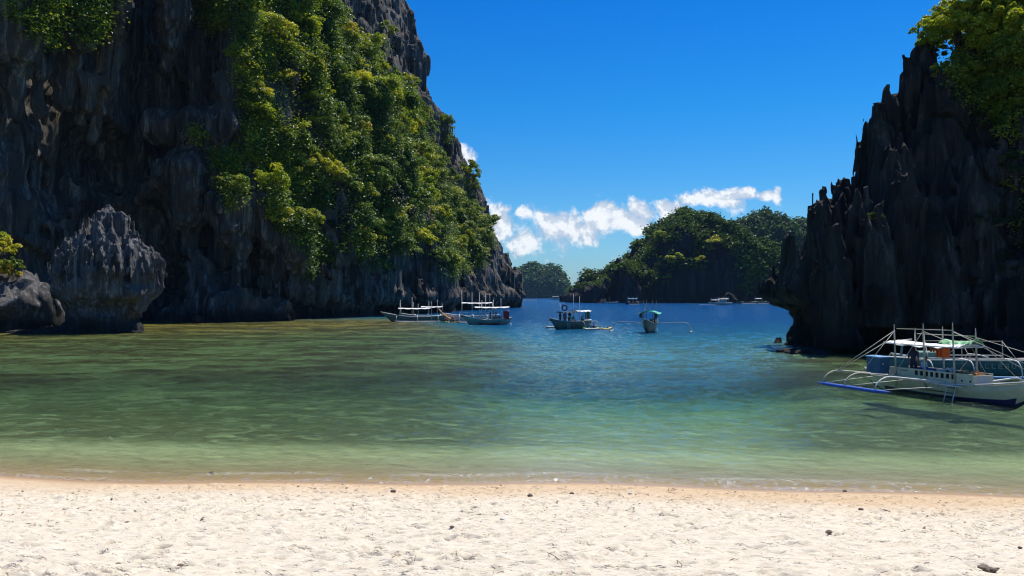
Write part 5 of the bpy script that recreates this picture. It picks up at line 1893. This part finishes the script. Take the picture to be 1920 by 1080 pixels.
# ================= boats in the middle of the bay
def bangka(px, D, head, L, W, H, mats, label, posts, canopy, outr=3.6, floatL=.55, beams=3, fmat=None, rig=True, sheer=.5, side=(-1, 1), pole=None, postr=.05, rail=False, rake=.6, lad=None):
    fmat = fmat or P_POLEW
    pole = pole or P_POLEW
    b = empty('outrigger_boat', (at(px, D, z=0)[0], D, 0), head)
    tag(b, label, 'boat', 'outrigger boats moored in the bay')
    hull_mb(L, W, H, sheer=sheer, rake=rake, draft=.3).build('hull', mats, b, True)
    for s_ in (-1, 1):
        pts = [(u_ * L / 2 + (rake * max(0, u_) ** 3 - rake * .4 * max(0, -u_) ** 3), s_ * (W / 2 * max(0, 1 - abs(u_) ** 2.6) ** .8 + .02), H + .02 + sheer * max(0, u_) ** 2.2 + sheer * .45 * max(0, -u_) ** 2) for u_ in np.linspace(-1, 1, 15)]
        MB().tube(pts, .045, 5).build('gunwale', P_WHITE, b, True)
    for (xx, yy, zz) in posts:
        MB().tube([(xx, yy, H * .4), (xx, yy, zz)], [postr, postr * .7], 6).build('post', pole, b, True)
    for (x0_, x1_, w_, z_, mt, *cr) in canopy:
        canopy_mb(x0_, x1_, w_, z_, sag=.25, th=.06, crest=cr[0] if cr else .14).build('canopy', mt, b)
    for s_ in side:
        fx0, fx1 = -L * floatL / 2 - .2, L * floatL / 2
        float_mb(fx0, fx1, s_ * outr, .10, .11, up=.12).build('float', fmat, b, True)
        for k in range(beams):
            xx = fx0 + .4 + (fx1 - fx0 - .8) * k / max(1, beams - 1)
            MB().tube(beam_pts(0, H + .06, s_ * outr * .84, H + .22, s_ * outr, .15, xx, xx), [.06, .06, .055, .05, .05, .045, .04, .04], 6).build('outrigger_beam', fmat, b, True)
    if rig and posts:
        for s_ in side:
            for xx, yy, zz in posts[:4]:
                if yy * s_ >= 0:
                    line(b, (xx, yy, zz * .92), (xx * .9, s_ * outr * .8, H + .25), .022)
    if rail:
        rl = MB().tube([(rail[0], rail[2], rail[3]), (rail[1], rail[2], rail[3])], .04, 5).build('railing', P_WHITE, b)
        nb = 14
        for k in range(nb):
            xx = rail[0] + (rail[1] - rail[0]) * k / (nb - 1)
            MB().box((xx, rail[2], rail[3] - .22), (.05, .05, .44)).build('baluster', P_WHITE, rl)
    return b


def local(b, x, y, z):
    a = b.rotation_euler[2]
    return Vector((b.location[0] + math.cos(a) * x - math.sin(a) * y, b.location[1] + math.sin(a) * x + math.cos(a) * y, z))


# white-canopied grey boat at the left of the group, bow to the left
C1 = bangka(782, 136, R(186), 10.5, 1.2, .85, [P_GREY, P_DARK, P_WOOD], 'grey hulled outrigger boat with white canopy, leftmost of the moored boats', [(3.0, -.5, 3.9), (.9, -.5, 4.4), (-2.1, -.5, 3.7), (3.0, .5, 3.3), (-.2, .5, 3.2), (-2.6, .5, 3.6)],
            [(-2.4, 3.3, 1.9, 2.35, P_CANV)], outr=3.2, floatL=.75, sheer=.9, rake=1.2)
C1b = bangka(800, 142, R(183), 9.0, 1.1, .9, [P_TEAL, P_DARK, P_WOOD], 'teal outrigger boat half hidden behind the leftmost grey boat', [(2.4, .4, 3.4), (-2.0, .4, 3.9), (-2.9, .4, 3.2)], [(-3.0, 1.0, 1.7, 2.55, P_CANV)], outr=3.0, floatL=.6, rig=False, side=(-1,))
# big two-canopy boats
C2b = bangka(886, 133, R(184), 9.0, 1.5, 1.1, [P_WHITE, P_DARK, P_WOOD], 'white railed outrigger boat with tall masts, behind the pale green boat', [(1.9, .55, 5.5), (.1, .55, 5.2), (-1.2, .55, 5.2), (-2.3, .55, 5.1), (-3.0, .55, 5.1), (1.9, -.55, 4.6)],
              [(-3.4, 1.9, 2.0, 3.35, P_CANV)], outr=4.6, floatL=.6, rail=(-3.2, 2.1, .7, 1.75), fmat=P_POLEW)
C2 = bangka(915, 122, R(192), 7.0, 1.5, .75, [P_HULLG, P_RED, P_WOOD], 'pale green outrigger boat with white canopy and a red locker at its stern', [(1.1, .6, 3.9), (-.6, .6, 3.6), (-2.0, .6, 4.2), (-1.0, -.6, 4.0), (1.0, -.6, 3.5)],
            [(-3.4, 2.2, 1.9, 2.75, P_CANV)], outr=4.2, floatL=.6, sheer=.85, side=(-1,), fmat=P_POLE, rake=.9)
rb = empty('locker', local(C2, -2.95, .2, .85), R(10))
tag(rb, 'tall red locker with pink lid at the stern of the pale green boat', 'box')
MB().box((0, 0, .62), (.85, .7, 1.2), bev=.03).build('body', P_RED, rb)
MB().box((0, 0, 1.28), (1.0, .85, .14), bev=.04).build('lid', P_PINK, rb)
for k in range(6):
    o = MB().box((0, 0, 0), (.16, .5, .5), bev=.03).build('crate', P_WOOD)
    o.location = local(C2, -.7 - .28 * k, .25, 1.05)
    o.rotation_euler = (0, 0, R(12))
    tag(o, 'brown slatted bench back in the row along the pale green boat', 'seat', 'row of brown seats in the pale green boat')
bu = MB().add(*tube_np([(0, 0, -.16), (0, 0, -.08), (0, 0, .06), (0, 0, .16)], [.08, .19, .19, .06], 10)).build('mooring_buoy', P_WHITE, None, True)
bu.location = local(C2, -3.4, 1.6, .05)
tag(bu, 'small white mooring buoy floating beside the stern of the pale green boat', 'buoy')
person(local(C2, -.35, .1, .85), 'stand', R(20), 'white', 'navy', 'person in a white shirt standing amidships in the pale green boat', s=1.0)
person(local(C2, -1.3, .0, 1.0), 'bend', R(200), 'white', 'red', 'person in white bending over the seats of the pale green boat')
person(local(C2, -3.5, -.1, .75), 'sit', R(180), 'black', 'black', 'person in black sitting behind the red locker')

# dark boat crowded with people
C3 = bangka(1072, 106, R(214), 6.6, 1.5, .95, [P_GREY, P_DARK, P_WOOD], 'crowded grey outrigger boat with a tyre ring on its roof', [(1.6, .5, 2.5), (.2, .6, 4.9), (-.9, .6, 4.5), (-2.2, .6, 2.4), (1.6, -.6, 3.6), (-2.2, -.6, 2.4)],
            [(-2.9, -.3, 1.9, 2.45, P_CANV), (-.35, 2.2, 1.9, 2.35, P_DARK, .05)], outr=4.3, floatL=.45, beams=2, sheer=.6, rig=False, fmat=P_POLE, postr=.035)
ty = MB()
ty.tube([(0, .36 * math.cos(a), .36 * math.sin(a)) for a in np.linspace(0, 2 * math.pi, 17)], .095, 7)
tyo = ty.build('tyre', P_RUBBER, None, True)
tyo.location = local(C3, 1.5, .3, 2.95)
tyo.rotation_euler = (0, 0, R(250))
tag(tyo, 'black tyre standing upright on the roof of the crowded grey boat', 'tyre')
cu = MB().box((0, 0, 0), (.06, 1.0, 1.1), bev=.02).build('curtain', P_GREY)
cu.location = local(C3, -2.75, .1, 1.9)
cu.rotation_euler = (0, 0, R(214))
tag(cu, 'grey cloth hanging from the canopy at the stern of the crowded boat', 'curtain')
ladder(C3, (1.15, .75, .95), (1.35, 1.15, -.25), .42, (1, 0, 0), P_POLEW, P_POLEW, 4)
crowd = [(1.9, -.2, 'stand', 'navy', 'black', 'in navy standing at the bow of the crowded boat', 40), (1.45, .25, 'stand', 'red', 'black', 'in a red top under the tyre', 250), (1.0, -.25, 'stand', 'black', 'navy', 'in black near the tyre, facing the sea', 60), (.75, .35, 'bend', 'white', 'black', 'with bare arms bending towards the ladder', 290),
         (.3, -.1, 'stand', 'navy', 'black', 'in navy behind the ladder', 270), (.0, .35, 'sit', 'teal', 'black', 'in teal sitting right of the ladder', 300), (-2.1, -.1, 'sit', 'black', 'navy', 'in black sitting before the hanging grey cloth', 250), (-1.8, .35, 'sit', 'white', 'black', 'in white sitting near the stern of the crowded boat', 230)]
for (x_, y_, ps, sh, pt, lb, rz_) in crowd:
    person(local(C3, x_, y_, .72 if ps != 'sit' else 1.05), ps, R(rz_), sh, pt, 'person ' + lb, s=.98)

# green-canopied boat seen bow on
C4 = bangka(1219, 96, R(250), 6.4, 1.65, 1.0, [P_MOSS, P_NAVY, P_WOOD], 'mossy green outrigger boat under a bright green canopy', [(1.3, -.6, 4.0), (1.25, .5, 4.0), (-.9, -.6, 4.0), (-1.0, .6, 4.0), (.2, -.6, 2.5), (.2, .6, 2.5)],
            [(-1.6, 1.5, 2.35, 2.38, P_GREEN, .30)], outr=5.0, floatL=.34, beams=1, sheer=.75, rig=False, fmat=P_POLE, postr=.03, pole=P_WOOD)
for y_, z_ in ((-.95, 2.1), (.95, 2.1)):
    MB().box((1.2, y_ * 1.0, z_), (.5, .35, .55), bev=.05).build('hanging_bag', P_DARK, C4)
    MB().box((-.2, y_ * .92, 1.45), (.9, .05, 1.0), bev=.02).build('side_curtain', P_CREAM if y_ > 0 else P_GREY, C4)
MB().tube([(1.35, -1.6, 2.36), (1.35, 0, 2.62), (1.35, 1.55, 2.45)], .03, 5).build('canopy_pole', P_POLEW, C4, True)
ladder(C4, (.9, .85, .98), (1.0, 1.2, -.25), .5, (1, 0, 0), P_POLEW, P_POLEW, 3)
person(local(C4, .9, -.3, .95), 'sit', R(250), 'red', 'black', 'person in red sitting at the bow under the green canopy')
person(local(C4, .1, .1, .95), 'sit', R(270), 'black', 'black', 'person in black sitting in the middle under the green canopy')
person(local(C4, -.3, .5, .75), 'stand', R(200), 'white', 'black', 'person in white standing beside the curtain of the green boat', s=.9)


def kayak(px, D, rz, L, mat, label, z=0.0, tilt=0):
    k = empty('kayak', (at(px, D, z=0)[0], D, z), rz, 0, tilt)
    tag(k, label, 'kayak', 'plastic kayaks')
    mb = MB()
    n = 14
    rings_ = []
    V = []
    for i in range(n + 1):
        u_ = -1 + 2 * i / n
        w = .36 * max(.02, 1 - abs(u_) ** 2.4) ** .7
        up = .22 * abs(u_) ** 3
        for kk in range(10):
            an = 2 * math.pi * kk / 10
            hh = .15 if math.sin(an) > 0 else .17
            V.append((u_ * L / 2, w * math.cos(an), .08 + up + hh * math.sin(an) * (1 - .7 * abs(u_) ** 3) - (.07 if math.sin(an) > .5 and abs(u_) < .5 else 0)))
    F = []
    for i in range(n):
        for kk in range(10):
            k2 = (kk + 1) % 10
            F.append((i * 10 + kk, i * 10 + k2, i * 10 + 10 + k2, i * 10 + 10 + kk))
    F += [tuple(range(10))[::-1], tuple(n * 10 + q for q in range(10))]
    mb.add(V, F).build('hull', mat, k, True)
    for xx in (-.5, .6):
        MB().box((xx - .28, 0, .24), (.06, .42, .22), ry=-.25, bev=.02).build('seat_back', P_DARK, k)
    return k


kayak(847, 130.5, R(12), 3.3, P_YEL, 'yellow-orange kayak carrying two people beside the leftmost boats')
person(Vector((at(841, 138, z=0)[0], 130.5, .22)), 'paddle', R(10), 'pink', 'black', 'person with a yellow hat in the front of the yellow-orange kayak', hat='yellow', s=1.15)
person(Vector((at(853, 138, z=0)[0], 130.7, .22)), 'paddle', R(10), 'navy', 'navy', 'person with a white hat in the back of the yellow-orange kayak', hat='white', s=1.1)
kayak(834, 131.5, R(5), 3.2, P_OR2, 'orange-brown kayak leaning steeply against the leftmost boats', z=1.2, tilt=R(38))
kayak(1108, 103.5, R(8), 2.3, P_LIME, 'lime green kayak beside the crowded boat')
person(Vector((at(1107, 103.5, z=0)[0], 103.5, .22)), 'paddle', R(20), 'white', 'navy', 'person paddling the lime green kayak')
person(Vector((at(1113, 103.4, z=0)[0], 103.6, .20)), 'paddle', R(20), 'blue', 'navy', 'person in blue seated at the back of the lime green kayak', s=.85)
kayak(1135, 104.5, R(16), 2.0, P_YEL, 'yellow kayak tied under the right outrigger of the crowded boat')


# ================= far boats under the middle island
def far_boat(px, D, L, W, H, label, hullm, canm, canz, head=0, posts=True, outr=2.6, group='boats in the distance under the islands'):
    b = empty('distant_boat', (at(px, D, z=0)[0], D, 0), head)
    tag(b, label, 'boat', group)
    hull_mb(L, W, H, sheer=.5, rake=.6).build('hull', [hullm, P_NAVY, P_WOOD], b, True)
    if canm:
        canopy_mb(-L * .32, L * .25, W * 1.15, canz, crest=.2, th=.15).build('canopy', canm, b)
        for xx in (-L * .3, 0, L * .22):
            for yy in (-W * .45, W * .45):
                MB().tube([(xx, yy, H * .5), (xx, yy, canz + (1.2 if posts else 0))], .07, 5).build('post', P_POLE, b)
    if outr:
        for s_ in (-1, 1):
            float_mb(-L * .35, L * .35, s_ * outr, .15, .14).build('float', P_POLEW, b, True)
            for xx in (-L * .25, L * .25):
                MB().tube(beam_pts(0, H, s_ * outr * .7, H + .3, s_ * outr, .2, xx, xx), .07, 5).build('outrigger_beam', P_POLEW, b)
    return b


far_boat(1146, 470, 8, 2.4, 1.1, 'low white boat on the left under the middle island', P_WHITE, None, 2, outr=0)
far_boat(1187, 430, 9.5, 2.4, 1.3, 'blue outrigger boat with a pale blue roof in front of the middle island', P_NAVY, P_LBLUE, 3.2, outr=4)
far_boat(1342, 455, 9, 2.4, .9, 'low pale boat left of the white cabin boat', P_WHITE, P_CANV, 2.4, outr=0)
fb = far_boat(1357, 400, 9, 3.0, 1.2, 'white cabin boat with a canopy near the middle island', P_WHITE, P_CANV, 3.2, R(5), outr=0)
MB().box((-.6, 0, 2.0), (4.0, 2.2, 1.3), bev=.15).build('cabin', P_WHITE, fb)
for k in range(4):
    MB().box((-2.0 + k * .95, -1.112, 2.1), (.7, .02, .5)).build('window', P_DARK, fb)
far_boat(1402, 470, 14, 2.6, 1.1, 'long pale outrigger boat with low rails, right of the cabin boat', P_GREY, None, 2, outr=3)
far_boat(1428, 480, 13, 2.6, 1.3, 'long outrigger boat with white awning, rightmost of the distant boats', P_GREY, P_CANV, 3.2, outr=3)
far_boat(1042, 1100, 16, 4, 2.2, 'tiny white boat off the rounded far island', P_WHITE, P_CANV, 4.5, outr=0)
wk = MB().box((0, 0, 0), (11, 1.2, .08), bev=.03).build('wake', P_WHITE)
wk.location = (at(1331, 402, z=0)[0], 402, .10)
tag(wk, 'white foam wake trailing behind the cabin boat', 'foam', kind='stuff')
sb = MB().box((0, 0, 0), (30, 6, .5), bev=.2).build('sandbar', M_SAND)
sb.location = (at(973, 900, z=0)[0] + 6, 900, .2)
tag(sb, 'thin pale sandbar off the end of the left cliff', 'sandbar', kind='structure')

# ------------------------------------------------------------------ things lying on the sand
rs = np.random.RandomState(31)


def coral(name, px, py, size, label, seed, mat):
    # where the view ray meets the beach
    D_ = 6.0
    while D_ < 20:
        X_ = (px - 960) / FPX * D_
        if EYE + (556 - py) / FPX * D_ <= bed_z(np.array(X_), np.array(D_)):
            break
        D_ += .02
    r2 = np.random.RandomState(seed)
    p = Vector((X_, D_, sand_height(X_, D_)))
    mb = MB()
    n = 5
    # knobbly main lump with stubby branches
    import itertools
    V, F = [], []
    for i in range(7):
        ph = math.pi * i / 6
        for j in range(10):
            th_ = 2 * math.pi * j / 10
            r_ = size * (.8 + .35 * r2.rand())
            V.append((r_ * math.sin(ph) * math.cos(th_), r_ * .7 * math.sin(ph) * math.sin(th_), r_ * .5 * math.cos(ph)))
    for i in range(6):
        for j in range(10):
            F.append((i * 10 + j, i * 10 + (j + 1) % 10, i * 10 + 10 + (j + 1) % 10, i * 10 + 10 + j))
    mb.add(V, F)
    if name == 'coral_piece':
        for k in range(5):
            a = r2.uniform(0, 6.28)
            mb.tube([(0, 0, 0), (size * .9 * math.cos(a), size * .7 * math.sin(a), size * .3), (size * 1.7 * math.cos(a), size * 1.2 * math.sin(a), size * r2.uniform(.3, .8))], [size * .4, size * .3, size * .12], 6)
    o = mb.build(name, mat, None, True)
    o.location = p + Vector((0, 0, size * .22))
    tag(o, label, 'coral' if 'coral' in name else 'stone')
    return o


P_CORAL = paint('bleached brown coral', (0.36, 0.26, 0.19), var=.5, scale=30, bump=1)
P_STONE = paint('dark beach stone', (0.15, 0.115, 0.09), var=.5, scale=20, bump=.6)
P_PALE = paint('pale shell', (0.70, 0.68, 0.64), var=.2, scale=20)
coral('coral_piece', 1726, 995, .075, 'branched brown coral piece lying in the right part of the sand', 1, P_CORAL)
coral('coral_piece', 1851, 1071, .07, 'lumpy brown coral piece at the bottom right of the beach', 2, P_CORAL)
coral('stone', 1612, 957, .05, 'dark brown stone standing upright near the right wet sand', 3, P_STONE)
coral('stone', 1552, 1004, .05, 'flat brown stone on the sand right of centre', 4, P_CORAL)
coral('stone', 994, 929, .06, 'dark flat stone at the edge of the wet sand in the middle', 5, P_STONE)
coral('stone', 1072, 926, .05, 'small dark stone right of the flat one on the wet sand', 6, P_STONE)
coral('shell', 1181, 927, .045, 'white shell on the wet sand', 7, P_PALE)
coral('shell', 942, 974, .04, 'small white shell in the middle of the dry sand', 8, P_PALE)
coral('stone', 738, 924, .06, 'dark stone half buried where dry sand meets wet', 9, P_STONE)
coral('stone', 397, 871, .06, 'round dark stone in the shallow water near the left', 10, P_STONE)
coral('stone', 1582, 921, .055, 'blue-grey stone in the wash on the right', 11, P_STONE)
coral('stone', 848, 991, .035, 'small dark pebble on the dry sand left of centre', 12, P_STONE)
coral('stone', 1909, 1028, .03, 'dark pebble near the right edge of the sand', 13, P_STONE)
coral('stone', 340, 1061, .035, 'small brown pebble near the lower left of the sand', 14, P_CORAL)
coral('stone', 225, 1056, .03, 'small brown pebble left of the other near the lower left', 15, P_CORAL)


def ray_sand(px, py):
    D_ = 5.5
    while D_ < 20:
        X_ = (px - 960) / FPX * D_
        if EYE + (556 - py) / FPX * D_ <= float(bed_z(np.array(X_), np.array(D_))):
            return X_, D_
        D_ += .04
    return None


STK = [((1026, 1040), (1050, 1055), 'thin curved twig on the sand in the middle of the picture bottom'), ((735, 1052), (752, 1040), 'short slanting twig left of the bottom centre'), ((880, 1053), (897, 1050), 'dark bent twig at the bottom centre'), ((1778, 1040), (1800, 1052), 'thin twig at the lower right of the beach'),
       ((1860, 985), (1905, 992), 'long dark twig right of the branched coral'), ((778, 1055), (781, 1040), 'upright little straw left of the bottom centre'), ((1268, 1052), (1278, 1064), 'wiry twig at the bottom right of centre'), ((500, 1070), (512, 1080), 'short straw at the bottom left')]
P_TWIG = paint('dry twig', (0.10, 0.07, 0.04), var=.3)
for (a_, b_, lb) in STK:
    p0, p1 = ray_sand(*a_), ray_sand(*b_)
    q0 = Vector((p0[0], p0[1], sand_height(*p0) + .004))
    q1 = Vector((p1[0], p1[1], sand_height(*p1) + .004))
    o = MB().tube(arc(q0, q1, .008, 5), [.003, .004, .0035, .003, .003, .002], 5).build('twig', P_TWIG, None, True)
    tag(o, lb, 'twig')

# scattered crumbs of weed, leaf and coral, too many to count
def scatter_bits(name, n, lo_, hi_, mats, label, seed, yr, band=None):
    r2 = np.random.RandomState(seed)
    mb = MB()
    for k in range(n):
        t_ = r2.uniform(-.64, .64)
        r_ = yr[0] + (yr[1] - yr[0]) * r2.rand() ** .9
        X_, Y__ = r_ * math.sin(t_), r_ * math.cos(t_)
        if float(bed_z(np.array(X_), np.array(Y__))) < .10:
            continue
        s_ = r2.uniform(lo_, hi_) * (.6 + .05 * r_)
        z_ = sand_height(X_, Y__)
        a = r2.uniform(0, 6.28)
        l_ = s_ * r2.uniform(1, 3.5)
        c_, s2 = math.cos(a), math.sin(a)
        V = []
        for (u_, w_, h_) in ((-l_, 0, .1), (0, -s_, .2), (l_, 0, .15), (0, s_, .2), (0, 0, 1.0), (0, 0, -.4)):
            V.append((X_ + u_ * c_ - w_ * s2, Y__ + u_ * s2 + w_ * c_, z_ + h_ * s_ * r2.uniform(.5, 1)))
        mb.add(V, [(0, 1, 4), (1, 2, 4), (2, 3, 4), (3, 0, 4), (1, 0, 5), (2, 1, 5), (3, 2, 5), (0, 3, 5)], r2.randint(len(mats)))
    o = mb.build(name, mats)
    tag(o, label, 'debris', kind='stuff')


scatter_bits('debris', 700, .003, .008, [P_STONE, P_CORAL, P_TWIG], 'crumbs of dark weed, leaves and coral scattered over the beach', 41, (6, 18))
scatter_bits('debris', 170, .007, .016, [P_CORAL, P_TWIG], 'larger brown leaf and weed scraps along the upper tide line', 42, (12, 18.5))
